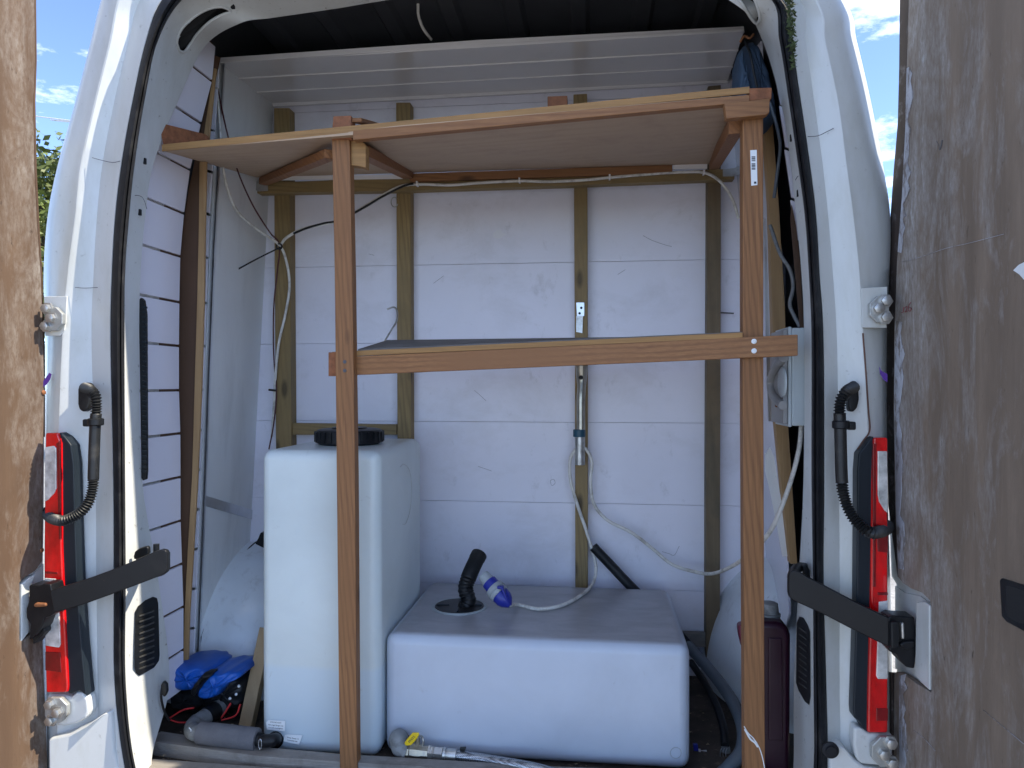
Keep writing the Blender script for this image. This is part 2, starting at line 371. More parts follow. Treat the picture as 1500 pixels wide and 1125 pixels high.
m_plyR = PLY('weathered_brown_plywood', (.27, .205, .150), (.150, .110, .078), (.44, .43, .42), 1.52, .55, 3)
m_plyL = PLY('sunlit_orange_plywood', (.125, .076, .044), (.075, .042, .024), (.27, .24, .21), 1.56, .22, 8)

# ------------------------------------------------------------ ground and surroundings
g = mesh('ground', [(-300, -300, 0), (300, -300, 0), (300, 300, 0), (-300, 300, 0)], [[0, 1, 2, 3]], m_ground)
prop(g, kind='structure')

# ------------------------------------------------------------ the van
VX, VY = -.32, 1.6
van = thing('van', 'white panel van with its rear doors open, seen from behind', 'van', (VX, 2.2, 0))
EYE = CH
# loop rails around the opening (pixel key points, left foot -> over the top -> right foot)
def keys(L, T, Rr):
    ly = [1200, 1125, 1000, 850, 700, 500, 400, 315, 240, 150, 60, 0]
    ry = [0, 60, 150, 240, 315, 400, 500, 700, 850, 1000, 1125, 1200]
    return [(x, y) if not isinstance(x, tuple) else x for x, y in zip(L, ly)] + T + [(x, y) if not isinstance(x, tuple) else x for x, y in zip(Rr, ry)]
kA = keys([72, 70, 67, 66, 66, 66, 64, 70, 85, 110, 133, 148], [(180, -110), (380, -170), (600, -190), (850, -200), (1130, -180)],
          [1238, 1255, 1276, 1293, 1304, 1303, 1299, 1300, 1304, 1308, 1309, 1309])
kB = keys([84, 84, 84, 84, 84, 91, 99, 110, 118, 138, 160, 172], [(200, -90), (390, -140), (600, -160), (850, -170), (1100, -150)],
          [1197, 1209, 1228, 1240, 1250, 1259, 1265, 1274, 1276, 1276, 1276, 1276])
kC = keys([143, 143, 143, 141, 140, 134, 137, 142, 150, 167, 188, 205], [(255, -60), (400, -100), (600, -125), (850, -137), (1060, -115)],
          [1171, 1180, 1193, 1205, 1213, 1220, 1226, 1229, 1230, 1230, 1232, 1232])
kD = keys([(205, 1200), 182, 167, 166, 165, 161, 163, 168, 177, 193, 213, 236], [(285, -42), (410, -78), (600, -100), (850, -112), (1040, -92)],
          [1147, 1160, 1174, 1187, 1196, 1201, 1207, 1208, 1207, 1211, 1213, 1205])
kE = keys([(230, 1190), 199, 184, 184, 183, 182, 183, 189, 197, 211, 231, 266], [(315, -24), (425, -50), (600, -70), (850, -82), (1020, -66)],
          [(1126, -5), 1142, 1156, 1169, 1179, 1185, 1189, 1189, 1191, 1192, 1192, 1180])
kF = keys([(262, 1180), (222, 1122), (248, 1000), (232, 850), 208, 204, 206, 213, 225, (262, 145), (300, 68), (352, 34)], [(400, 26), (490, 13), (600, -4), (850, -30), (1000, -25)],
          [(1085, 12), (1117, 60), (1144, 150), (1157, 230), (1166, 315), 1174, 1178, 1177, (1170, 850), (1163, 1000), (1162, 1125), (1150, 1180)])
def rail(K, Y, k=8): return catmull([PY(x, y, Y) for x, y in K], k)
K8 = 10
rE = [PY(x, y, 1.607) for x, y in kE]
rFk = []
for i, ((fx, fy), e) in enumerate(zip(kF, rE)):
    if 11 <= i <= 17: p = PZ(fx, fy, e.z - EYE)
    else: p = PX(fx, fy, e.x)
    Y = max(1.64, min(1.79, p.y)); rFk.append(PY(fx, fy, Y))
cen = Vector((VX, 0, EYE))
A_ = rail(kA, 1.615, K8); B_ = rail(kB, 1.545, K8); C_ = rail(kC, 1.568, K8); D_ = rail(kD, 1.551, K8); E_ = catmull(rE, K8); F_ = catmull(rFk, K8)
def outward(P, d, dy): return [Vector((p.x + d * (1 if p.x > VX else -1) * min(1, abs(p.x - VX) / .5), p.y + dy, p.z + d * max(0, (p.z - EYE - .7)) / .3)) for p in P]
A1 = outward(A_, .02, .10); A2 = outward(A_, .035, .35); A3 = outward(A_, .035, 4.2)
# B edge gets a crisp rolled lip so the corner reads as pressed steel
B0 = outward(B_, .012, .006); B1 = outward(B_, -.004, .0006)
C1 = outward(C_, .012, -.002)
loft('body_corner', [A3, A2, A1, A_, [a.lerp(b, .5) + Vector((0, -.016, 0)) for a, b in zip(A_, B_)], B0, B_, B1, C_, D_, outward(D_, -.006, .03)], m_white, van, solid=.0)
# jamb between seal and load space, with pressed holes in the top corners
def proj(p):
    q = p - O; dpt = q.dot(Fv); return (750 + 1080 * q.dot(Rv) / dpt, 562.5 - 1080 * q.z / dpt)
def inside(pt, poly):
    x, y = pt; c = False; j = len(poly) - 1
    for i in range(len(poly)):
        xi, yi = poly[i]; xj, yj = poly[j]
        if (yi > y) != (yj > y) and x < (xj - xi) * (y - yi) / (yj - yi) + xi: c = not c
        j = i
    return c
holeL = [(262, 74), (259, 60), (266, 42), (285, 24), (305, 13), (325, 10), (338, 17), (325, 22), (306, 33), (289, 50), (278, 66), (270, 76)]
holeR = [(1092, -22), (1104, -4), (1111, 14), (1113, 28), (1108, 34), (1100, 26), (1089, 8), (1078, -8), (1080, -20)]
n_cross = 16
Ef = catmull(rE, 30); Ff = catmull(rFk, 30)
jr = [[e.lerp(f, i / n_cross) for e, f in zip(Ef, Ff)] for i in range(n_cross + 1)]
jamb = loft('door_jamb', jr, m_jamb, van, keep=lambda c: not (inside(proj(c), holeL) or inside(proj(c), holeR)))
Gf = outward(Ff, .03, .012); Gf2 = outward(Ff, .075, .03)
loft('jamb_return', [Ff, Gf, Gf2], m_jamb, jamb)
def onjamb(px, py, side):
    # nearest point on the jamb surface along the pixel ray
    best = None; d = ray(px, py).normalized()
    for r_ in jr:
        for p in r_[::3]:
            q = p - O; t = q.dot(d); dist = (q - d * t).length
            if best is None or dist < best[0]: best = (dist, t)
    return O + d * best[1]
for hp, sd_ in ((holeL, -1), (holeR, 1)):
    rim = [onjamb(x, y, sd_) for x, y in hp]; rim.append(rim[0])
    tube('pressed_rim', rim, .0035, m_jamb, jamb, n=8, k=5, cap=False)
    cc_ = sum(rim[:-1], Vector()) / (len(rim) - 1)
    prism('hole_backing', [cc_ + (p - cc_) * 1.08 + ray(*proj(p)).normalized() * .03 for p in rim[:-1]], (0, .004, 0), m_void, jamb)  # black sheet close behind the hole paints the darkness within
# rubber seal: a bulb with a flocked lip
segs = []
for t, y in ((-.02, 1.575), (.04, 1.553), (.25, 1.541), (.50, 1.537), (.68, 1.546), (.74, 1.556), (.80, 1.548), (.92, 1.552), (1.0, 1.575), (1.02, 1.606)):
    segs.append(catmull([PY(a[0] * (1 - t) + b[0] * t, a[1] * (1 - t) + b[1] * t, y) for a, b in zip(kD, kE)], K8))
loft('door_seal', segs, m_rubber, van)
# sill, floor, roof, side skins
box('sill', -1.02, .42, 1.60, 1.66, EYE - 1.20, EYE - .95, m_jamb, van, .01)
box('bumper', -1.40, .76, 1.44, 1.60, .35, EYE - 1.02, MAT('bumper_grey', (.05, .055, .06), .6), van, .02, 3)
floor_o = box('load_floor', -1.32, .66, 1.66, 4.6, EYE - .960, EYE - .938, m_floor, van)
A_in = outward(A_, -.012, .06); A_in2 = outward(A_, .0, 3.0)
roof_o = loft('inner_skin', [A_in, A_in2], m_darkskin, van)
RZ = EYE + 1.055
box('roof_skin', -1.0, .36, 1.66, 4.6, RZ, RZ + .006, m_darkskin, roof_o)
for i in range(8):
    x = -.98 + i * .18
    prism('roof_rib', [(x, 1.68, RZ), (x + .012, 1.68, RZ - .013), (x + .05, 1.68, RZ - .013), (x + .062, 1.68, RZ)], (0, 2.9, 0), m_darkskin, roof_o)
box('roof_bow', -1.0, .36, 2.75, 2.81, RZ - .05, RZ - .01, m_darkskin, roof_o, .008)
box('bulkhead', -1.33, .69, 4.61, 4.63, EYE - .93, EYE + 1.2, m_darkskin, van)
# tumble-home header skin above the opening
# wheel arches
def arch(cx, ax, name='wheel_arch'):
    V = []; Fc = []; n1, n2 = 36, 16
    for j in range(n2 + 1):
        th = j / n2 * math.pi / 2
        for i in range(n1 + 1):
            ph = i / n1 * math.pi * 2
            ct, st_ = math.cos(th) ** .9, math.sin(th) ** 1.0
            sx, sy = math.cos(ph), math.sin(ph)
            V.append((cx + ax * ct * sx, 2.50 + .47 * ct * sy, EYE - .938 + .40 * st_))
    for j in range(n2):
        for i in range(n1): Fc.append([j * (n1 + 1) + i, j * (n1 + 1) + i + 1, (j + 1) * (n1 + 1) + i + 1, (j + 1) * (n1 + 1) + i])
    return mesh(name, V, Fc, m_arch, van, smooth=True)
m_arch = MAT('scratched_painted_arch', (.78, .83, .86), .25, var=.06, vs=5, dirt=((.34, .34, .32), 30, .55, .75, .35, (1, 1, .5)), dirt2=((.14, .14, .14), 60, .64, .72, .5, (1, 1, .5)), bump=.06, bs=30, coat=.3)
arch(-1.17, .40); arch(.60, .27)

def arch_seam(cx, ax, xp):
    P = []
    for i in range(13):
        th = i / 12 * math.pi * .46; z = .40 * math.sin(th); x = xp(z)
        k = math.sqrt(max(.05, 1 - ((x - cx) / ax) ** 2)); P.append(Vector((x, 2.50 - .47 * math.cos(th) * k, EYE - .938 + z * k)))
    tube('sealant_seam', P, .0045, m_rubber, van, n=8)
# jamb details
for (x, y) in ((211, 236), (204, 311), (341, 8)):
    p = onjamb(x, y, -1); box('slot_shade_block', p.x - .004, p.x + .004, p.y - .003, p.y + .004, p.z - .007, p.z + .007, m_void, jamb)  # black block stands in for the shade inside an open slot
for (x, y) in ((1159, 202), (1169, 283)):
    p = onjamb(x, y, 1); box('slot_shade_block', p.x - .002, p.x + .004, p.y - .003, p.y + .004, p.z - .007, p.z + .007, m_void, jamb)  # same black block, painting the shade of a slot
def seam(pts, name='body_seam', Y=None, r=.0007, parent=van):
    tube(name, [PY(x, y, Y) for x, y in pts], r, m_scuff, parent, n=6, k=3)
seam([(135, 231), (150, 235), (165, 238), (176, 236)], Y=1.547)
seam([(1183, 200), (1198, 199), (1213, 192), (1221, 188)], Y=1.549)
seam([(110, 421), (126, 422), (143, 421)], Y=1.545)
seam([(192, 286), (205, 287), (211, 293), (215, 306)], Y=1.622, parent=jamb)
seam([(1165, 264), (1169, 258), (1174, 258)], Y=1.618, parent=jamb)
# moss in the right gutter
Vm = []; Fm = []
for i in range(420):
    t = random.random() ** 1.5; x = 1156 + t * 6 + random.gauss(0, 3.2 * (1 - t) + .8); y = -30 + t * 125 + random.random() * 8
    p = PY(x, y, 1.534 + random.random() * .006); s = .0022 + random.random() * .003
    k = len(Vm)
    for q in range(3): Vm.append(p + Vector((random.gauss(0, s), random.gauss(0, s * .6), random.gauss(0, s))))
    Fm.append([k, k + 1, k + 2])
mo = mesh('moss', Vm, Fm, m_moss, van); mo['kind'] = 'stuff'

# vent grilles in the lower jamb
def onj(px, py, d_): p = onjamb(px, py, 0); return p - ray(px, py).normalized() * d_
def vent(outline, Yf, slats, ydir):
    n_ = (ray(*outline[0]).normalized() * .006)
    o = prism('vent_grille', [onj(x, y, .007) for x, y in outline], n_, m_plastic, van, .0015)
    for a in slats: prism('slat', [onj(x, y, .012) for x, y in a], n_, m_ventslat, o, .0008, 1)
YL = lambda x: 1.632 + (x - 185) * .0019
vent([(198, 896), (202, 888), (213, 879), (224, 874), (230, 876), (232, 884), (234, 960), (233, 968), (226, 978), (214, 985), (204, 990), (199, 986), (197, 978)], YL,
     [[(204, y + 8.5), (226, y), (226, y + 2.8), (204, y + 11.3)] for y in [893 + 8.6 * i for i in range(10)]], 1)
YR = lambda x: 1.70 - (x - 1165) * .0022
vent([(1167, 912), (1171, 903), (1177, 905), (1183, 915), (1186, 925), (1187, 1020), (1185, 1033), (1179, 1028), (1170, 1012), (1166, 1000)], YR,
     [[(1170, y), (1182, y + 9), (1182, y + 11.5), (1170, y + 2.6)] for y in [918 + 9 * i for i in range(10)]], 1)
# ribbed black strip behind the left jamb
st = pp('ribbed_strip', [(203, 440), (206, 436), (210, 440), (213, 460), (214, 690), (213, 702), (209, 704), (207, 700)], 1.665, .01, m_plastic, van, .001)
for i in range(34):
    pp('rib', [(208, 448 + i * 7.3), (214.6, 449 + i * 7.3), (214.6, 451.8 + i * 7.3), (208, 450.8 + i * 7.3)], 1.661, .004, m_trim, st)

# corner recess plates and hinges
def hinge(cx, cy, r, Y, dirn, bolts, nm):
    lim = (lambda x: max(x, 65)) if dirn < 0 else (lambda x: min(x, 1303))
    pl = pp('hinge', [(lim(cx + r * math.cos(a) * .98), cy + r * math.sin(a)) for a in [math.pi / 8 + i * math.pi / 4 for i in range(8)]], Y, .012, m_paintzinc, van, .002)
    for bx, by in bolts:
        c = PY(bx, by, Y); revolve('bolt', c + Vector((0, .004, 0)), (0, -1, 0), [(0, .0145), (.005, .0145), (.0055, .010), (.014, .010), (.015, .008)], m_zinc, pl, n=6)
    return pl
pp('corner_plate', [(64, 434), (98, 434), (96, 470), (94, 484), (88, 492), (66, 492)], 1.543, .004, m_white, van, .001)
hinge(74, 467, 19, 1.527, -1, [(69, 452), (76, 466), (68, 478)], '')
pp('corner_plate', [(1261, 422), (1300, 420), (1299, 480), (1263, 480), (1262, 440)], 1.540, .004, m_white, van, .001)
hinge(1293, 453, 21, 1.524, 1, [(1286, 452), (1297, 441), (1297, 465)], '')
pp('corner_casting', [(68, 1018), (92, 1018), (103, 1022), (112, 1014), (121, 1015), (128, 1024), (130, 1042), (126, 1052), (112, 1060), (94, 1064), (69, 1062)], 1.530, .03, m_white, van, .006, 3)
hinge(80, 1041, 20, 1.515, -1, [(74, 1031), (85, 1043), (75, 1055)], '')
pp('corner_casting', [(1251, 1066), (1262, 1066), (1273, 1074), (1308, 1076), (1308, 1124), (1262, 1120), (1254, 1112), (1250, 1090)], 1.528, .03, m_white, van, .006, 3)
hinge(1299, 1102, 24, 1.510, 1, [(1294, 1104), (1304, 1088), (1306, 1117)], '')
# corner end-caps of the bumper under the lights
pp('bumper_corner', [(70, 1083), (76, 1081), (100, 1076), (128, 1062), (150, 1047), (164, 1040), (167, 1100), (180, 1150), (195, 1300), (72, 1300)], lambda x: 1.525 + max(0, x - 140) * .0008, .05, m_white, van, .006, 3)
pp('bumper_corner', [(1214, 1092), (1226, 1091), (1238, 1097), (1252, 1113), (1268, 1124), (1309, 1130), (1309, 1300), (1214, 1300)], lambda x: 1.525 + max(0, 1235 - x) * .0008, .05, m_white, van, .006, 3)
c = PY(1216, 1098, 1.52); revolve('bump_stop', c, (0, -1, 0), [(0, .016), (.004, .016), (.006, .011), (.010, .010)], m_rubber, van)

# tail lights
def tail(lens, trim, clears, darks, Y, nm, label):
    ro = pp('tail_light', lens, Y, .03, m_lens, van, .004)
    ro['label'] = label
    pp('light_trim', trim, Y + .006, .03, m_trim, ro, .003)
    for c_ in clears: pp('clear_window', c_, Y - .003, .006, m_clear, ro, .0015)
    for d_ in darks: pp('lens_rib', d_, Y - .002, .005, m_lensdark, ro, .001)
tail([(66, 634), (84, 634), (89, 650), (90, 800), (94, 900), (99, 1005), (98, 1015), (67, 1015), (64, 900), (64, 800)],
     [(86, 633), (95, 640), (104, 652), (108, 680), (110, 760), (113, 850), (119, 940), (125, 1004), (127, 1020), (116, 1012), (104, 1017), (99, 1015), (94, 900), (90, 790), (90, 650)],
     [[(66, 655), (78, 653), (82, 657), (82, 715), (79, 722), (70, 732), (65, 735)], [(65, 847), (80, 848), (84, 852), (88, 944), (86, 949), (66, 946)]],
     [[(65, 836), (84, 838), (84, 841), (65, 840)], [(82, 650), (88, 645), (89, 790), (86, 790)], [(66, 955), (88, 956), (90, 985), (66, 982)]], 1.522, '', 'left tail light, half hidden by the open door')
tail([(1280, 641), (1301, 641), (1301, 1074), (1271, 1074), (1272, 1000), (1276, 850), (1278, 700)],
     [(1280, 639), (1275, 642), (1268, 652), (1258, 664), (1256, 690), (1255, 880), (1250, 1040), (1251, 1052), (1258, 1056), (1262, 1066), (1272, 1074), (1273, 1000), (1277, 850), (1279, 700)],
     [[(1286, 661), (1300, 661), (1301, 752), (1296, 748), (1288, 735), (1286, 725)], [(1288, 882), (1301, 880), (1301, 995), (1286, 995), (1284, 990), (1286, 930)]],
     [[(1284, 768), (1301, 772), (1301, 810), (1286, 808)], [(1286, 868), (1301, 868), (1301, 872), (1286, 872)], [(1279, 650), (1284, 650), (1283, 860), (1279, 860)], [(1284, 1038), (1301, 1038), (1301, 1056), (1284, 1056)]], 1.520, '', 'right tail light beside the brown door')
# purple vinyl graphic tips
pp('vinyl_graphic', [(72, 546), (75, 548), (73, 556), (68, 563), (62, 568), (62, 560)], 1.541, .001, m_purple, van)
pp('vinyl_graphic', [(1288, 537), (1291, 543), (1300, 548), (1300, 560), (1294, 556), (1289, 547)], 1.541, .001, m_purple, van)
# panel gap behind right corner
tube('panel_gap', [PY(x, y, 1.543) for x, y in ((1264, 488), (1268, 540), (1272, 600), (1274, 630), (1265, 645), (1256, 658))], .0016, MAT('rust_line', (.14, .07, .05), .8), van, n=6)

# wiring conduits from body to doors
def conduit(gl, path, collar, straight, side):
    c0 = pp('wiring_conduit', gl, 1.530, .020, m_plastic, van, .006, 3)
    P = [PY(x, y, Y) for x, y, Y in path]
    pts = resample(catmull(P, 12), .0014)
    def rf(t, i):
        x, y = proj(pts[min(i, len(pts) - 1)])
        if straight[0] < y < straight[1] and straight[2] < x < straight[3]: return .0115
        return .0098 + .0022 * math.cos(i * 2 * math.pi / 4.0)
    tube('corrugated_hose', pts, .011, m_conduit, c0, n=12, smooth_path=False, rf=rf)
    for (x, y, Y) in collar:
        c = PY(x, y, Y); revolve('collar', c + Vector((0, 0, .008)), (0, 0, -1), [(0, .014), (.002, .0165), (.014, .0165), (.016, .014)], m_plastic, c0, n=16)
        box('clip', c.x + side * .010, c.x + side * .026, c.y - .008, c.y + .010, c.z - .010, c.z + .006, m_plastic, c0, .003)
conduit([(113, 570), (116, 563), (122, 560), (129, 561), (133, 568), (132, 590), (128, 600), (121, 604), (115, 600), (113, 592)],
        [(124, 568, 1.525), (133, 572, 1.505), (140, 582, 1.50), (141, 600, 1.50), (139, 630, 1.50), (137, 690, 1.50), (136, 712, 1.50), (130, 735, 1.495), (116, 752, 1.49), (96, 762, 1.485), (84, 762, 1.49), (74, 758, 1.52), (67, 750, 1.575)],
        [(140, 618, 1.50)], (606, 702, 0, 400), -1)
conduit([(1245, 570), (1248, 560), (1254, 557), (1258, 563), (1259, 585), (1256, 598), (1250, 604), (1244, 602), (1243, 592)],
        [(1251, 567, 1.525), (1241, 573, 1.505), (1233, 584, 1.50), (1230, 600, 1.50), (1231, 630, 1.50), (1233, 700, 1.50), (1236, 725, 1.50), (1244, 748, 1.495), (1258, 768, 1.49), (1275, 780, 1.485), (1288, 779, 1.50), (1297, 776, 1.54), (1301, 770, 1.58)],
        [(1232, 622, 1.50)], (606, 706, 1000, 1500), 1)

# door check straps
def strap(outl, Yf, hook, br, label):
    s = pp('check_strap', outl, Yf, .014, m_blackmetal, van, .003)
    s['label'] = label
    tube('hook', [PY(*h) for h in hook], .010, m_blackmetal, s, n=10)
    for pt in br: pp(pt[0], pt[1], pt[2], pt[3], pt[4], s, .003)
YSL = lambda x: 1.484 + (x - 76) * .00028
strap([(72, 866), (82, 862), (116, 852), (160, 836), (200, 820), (226, 808), (236, 805), (242, 806), (245, 811), (245, 833), (243, 839), (236, 844), (226, 847), (200, 857), (160, 872), (118, 887), (95, 894), (78, 898)],
      YSL, [(241, 820, 1.56), (236, 815, 1.61), (222, 818, 1.652), (204, 820, 1.655), (198, 822, 1.66)],
      [('strap_bracket', [(42, 858), (46, 856), (58, 858), (64, 855), (74, 856), (76, 866), (80, 880), (80, 898), (73, 903), (66, 905), (60, 920), (50, 932), (42, 938), (44, 915), (38, 905), (38, 892), (42, 880)], 1.485, .04, m_blackmetal),
       ('bracket_web', [(44, 910), (62, 906), (66, 926), (48, 945)], 1.50, .03, m_plastic),
       ('rusty_clip', [(48, 886), (52, 883), (66, 884), (67, 889), (50, 890)], 1.479, .008, m_rust)], 'left door check strap running to the orange-brown door')
tube('pivot_pin', [PY(229, 808, 1.61), PY(229, 797, 1.61)], .007, m_plastic, van, smooth_path=False)
pp('strap_guide', [(195, 815), (197, 808), (204, 803), (214, 800), (217, 803), (217, 812), (205, 817), (196, 820)], 1.618, .012, m_plastic, van, .003)
YSR = lambda x: 1.536 - (x - 1155) * .00040
strap([(1155, 844), (1157, 838), (1163, 835), (1172, 838), (1185, 846), (1212, 860), (1250, 880), (1285, 897), (1303, 905), (1303, 948), (1285, 940), (1250, 923), (1212, 903), (1180, 888), (1164, 881), (1157, 876), (1155, 868)],
      YSR, [(1160, 846, 1.56), (1168, 832, 1.62), (1180, 832, 1.655), (1186, 845, 1.655)],
      [('strap_bracket', [(1301, 905), (1306, 902), (1320, 903), (1340, 904), (1342, 925), (1343, 950), (1340, 980), (1328, 978), (1318, 968), (1313, 958), (1303, 955), (1302, 930)], 1.475, .04, m_blackmetal),
       ('bracket_barrel', [(1305, 912), (1317, 911), (1318, 950), (1306, 951)], 1.464, .02, m_plastic),
       ('bracket_pin', [(1320, 913), (1325, 912), (1326, 937), (1321, 937)], 1.467, .014, m_zinc),
       ('rusty_clip', [(1318, 944), (1326, 940), (1340, 939), (1340, 948), (1330, 953), (1321, 950)], 1.466, .010, m_blackmetal)], 'right door check strap running to the grey-brown door')
pp('strap_guide', [(1176, 830), (1181, 826), (1187, 836), (1188, 852), (1184, 854), (1178, 846)], 1.610, .012, m_plastic, van, .003)

# rear doors (opened square to the body)
def door(X, hinge_px, strip_px, side, mply, mstrip, label):
    s = side
    H = [PX(x, y, X) for x, y in hinge_px]
    zt, zb = EYE + 1.02, EYE - 1.12
    yfar = .80
    sx_ = (lambda y: (1.545 - y) * -DT) if X < -1.2 else (lambda y: 0)
    P = [Vector((X + sx_(yfar), yfar, zb)), Vector((X + sx_(yfar), yfar, zt)), Vector((X + sx_(H[0].y - .1), H[0].y - .10, zt))] + H + [Vector((H[-1].x, H[-1].y, zb))]
    Xs = X + s * .016
    sh = [Vector((Xs, p.y, p.z)) for p in P[:3]]
    S = [PX(x, y, Xs) for x, y in strip_px]
    sh2 = [Vector((Xs + sx_(yfar - .01), yfar - .01, zb - .01)), Vector((Xs + sx_(yfar - .01), yfar - .01, zt + .01)), Vector((Xs + sx_(S[0].y - .08), S[0].y - .08, zt + .01))] + S + [Vector((S[-1].x, S[-1].y, zb - .01))]
    d = prism('rear_door', sh2, (s * .055, 0, 0), m_white, van, .004)
    d['label'] = label
    prism('plywood_lining', P, (s * .012, 0, 0), mply, d, .001, 1)
    st_ = [PX(x, y, X + s * .010) for x, y in strip_px]; hh = [PX(x, y, X + s * .010) for x, y in hinge_px]
    return d
hingeR = [(1332, -120), (1331, 0), (1328, 100), (1326, 190), (1321, 290), (1314, 380), (1310, 480), (1309, 600), (1311, 740), (1315, 845), (1322, 854), (1334, 862), (1350, 868), (1362, 880),
          (1364, 890), (1364, 1014), (1345, 1003), (1328, 990), (1317, 984), (1310, 985), (1309, 1060), (1309, 1130)]
stripR = [(1320, -120), (1318, 0), (1317, 100), (1315, 180), (1309, 250), (1304, 320), (1302, 400), (1298, 480), (1298, 600), (1301, 740), (1305, 845), (1312, 856), (1312, 900),
          (1312, 905), (1313, 975), (1312, 985), (1308, 985), (1309, 1060), (1309, 1130)]
dR = door(.600, hingeR, stripR, 1, m_plyR, None, 'right rear door, shaded side, lined with grey-brown plywood')
hingeL = [(54, -120), (51, 0), (52, 90), (49, 150), (51, 250), (55, 330), (60, 400), (63, 480), (65, 560), (64, 640), (63, 780), (62, 822), (52, 836), (36, 846), (29, 853),
          (29, 940), (38, 935), (52, 925), (62, 920), (64, 990), (68, 1060), (70, 1130)]
stripL = [(57, -120), (53, 0), (54, 90), (52, 150), (54, 250), (58, 330), (62, 400), (65, 480), (66, 560), (66, 640), (65, 780), (64, 822), (64, 850),
          (64, 900), (64, 925), (66, 990), (69, 1060), (71, 1130)]
dL = door(-1.245, hingeL, stripL, -1, m_plyL, None, 'left rear door, sunlit, lined with orange-brown plywood')
# dark glue and ply edge along the hinge side of the doors
def edge_strip(hp, sp, X, s, par, mat):
    n = min(len(hp), len(sp)); a = [PX(x, y, X + s * .013) for x, y in hp[:10]]; b = [PX(x, y, X + s * .013) for x, y in sp[:10]]
    prism('edge_strip', a + b[::-1], (s * .004, 0, 0), mat, par)
m_edge = MAT('dark_ply_edge', (.045, .030, .024), .85, var=.4, vs=14, dirt=((.22, .21, .22), 26, .55, .7, .6), st=(1, 1, .2))
edge_strip(hingeR, stripR, .600, 1, dR, m_edge)
prism('edge_strip', [PX(x, y, .612) for x, y in ((1309, 985), (1316, 985), (1317, 1060), (1317, 1140), (1309, 1140))], (-.014, 0, 0), m_edge, dR)
edge_strip(hingeL, stripL, -1.245, -1, dL, m_brown)
# ragged chalky paint lip beside the right ply edge
def ragged(name, line, w, X, s, par, mat, seed, amp):
    random.seed(seed); a = []; b = []
    for i in range(len(line) - 1):
        for j in range(8):
            t = j / 8; x = line[i][0] * (1 - t) + line[i + 1][0] * t; y = line[i][1] * (1 - t) + line[i + 1][1] * t
            a.append(PX(x, y, X)); b.append(PX(x + w + random.gauss(0, amp), y + random.gauss(0, 1.5), X))
    prism(name, a + b[::-1], (s * .0008, 0, 0), mat, par)
m_chalk = MAT('chalky_paint_residue', (.42, .43, .47), .8, var=.2, vs=20, dirt=((.17, .14, .12), 45, .48, .6, .9, (1, 1, .5)))
ragged('paint_residue', [(1311, 470), (1310, 600), (1312, 740), (1316, 846)], 10, .5985, 1, dR, m_chalk, 3, 2.2)
ragged('paint_residue', [(1328, 100), (1326, 190), (1321, 290), (1314, 380)], 6, .5985, 1, dR, m_chalk, 5, 2.6)
ragged('paint_residue', [(1317, 990), (1317, 1060), (1317, 1135)], 9, .5985, 1, dR, m_chalk, 6, 2.2)
# latch recesses: white pressed steel behind the cut-outs
def recess(X, s, outl, lip, par):
    o = px_('latch_recess', outl, X + s * .0135, s * .0022, m_white, par, .0006)
    px_('recess_lip', lip, X - s * .001, s * .013, m_white, o, .002)
recess(.600, 1, [(1311, 858), (1325, 868), (1348, 873), (1362, 884), (1363, 1012), (1340, 995), (1318, 980), (1311, 980)],
       [(1342, 882), (1354, 881), (1361, 887), (1361, 1011), (1352, 1003), (1340, 990)], dR)
recess(-1.245, -1, [(64, 826), (50, 840), (34, 848), (31, 856), (31, 938), (46, 930), (64, 920)], [(32, 856), (44, 846), (52, 842), (44, 862), (42, 900), (43, 926), (32, 940)], dL)
# handle pocket in the right lining
hp_ = px_('handle_pocket', [(1464, 850), (1467, 847), (1480, 851), (1545, 872), (1556, 890), (1552, 925), (1500, 925), (1474, 911), (1467, 903)], .5975, .004, m_plastic, dR, .0012)
px_('pocket_floor', [(1473, 857), (1483, 859), (1540, 878), (1548, 892), (1544, 916), (1502, 916), (1478, 906), (1474, 900)], .5965, .0022, m_void, hp_, .0005)
px_('bare_paint_patch', [(1484, 396), (1492, 388), (1500, 384), (1530, 372), (1538, 400), (1510, 413), (1500, 410), (1493, 402)], .5978, .0012, m_paper, dR)
m_redink = MAT('faded_red_ink', (.22, .05, .055), .8, var=.3, vs=60)
for pts in ([(1320, 458), (1323, 457), (1323.5, 450)], [(1325, 451), (1328, 449), (1328, 453), (1325.5, 457), (1329, 456)], [(1334, 443), (1331, 448), (1330.5, 454), (1333, 456), (1335, 452), (1332, 450)]):
    tube('handwritten_digit', [PX(x, y, .5982) for x, y in pts], .0007, m_redink, dR, n=5, k=3)
for pts in ([(1320, 384), (1350, 376), (1385, 364), (1420, 356), (1470, 343)], [(1338, 1070), (1352, 1080), (1370, 1100)],
            [(1372, 207), (1375, 213), (1376, 220)], [(1380, 205), (1379, 212), (1377, 219)], [(1440, 1040), (1500, 1090)]):
    tube('scratch', [PX(x, y, .5984) for x, y in pts], .0004 if pts[0][0] != 1380 else .001, m_chalk if pts[0][1] > 230 else m_scuff, dR, n=5, k=4)
# small screw heads on the left door edge
for x, y in ((64, 575), (61, 806)):
    c = PX(x, y, -1.244); revolve('screw', c, (1, 0, 0), [(0, .006), (.002, .005), (.003, .003)], m_rust, dL, n=10)

# ------------------------------------------------------------ linings inside the load space
def sup(px, py, Y): return PY(px, py, Y)
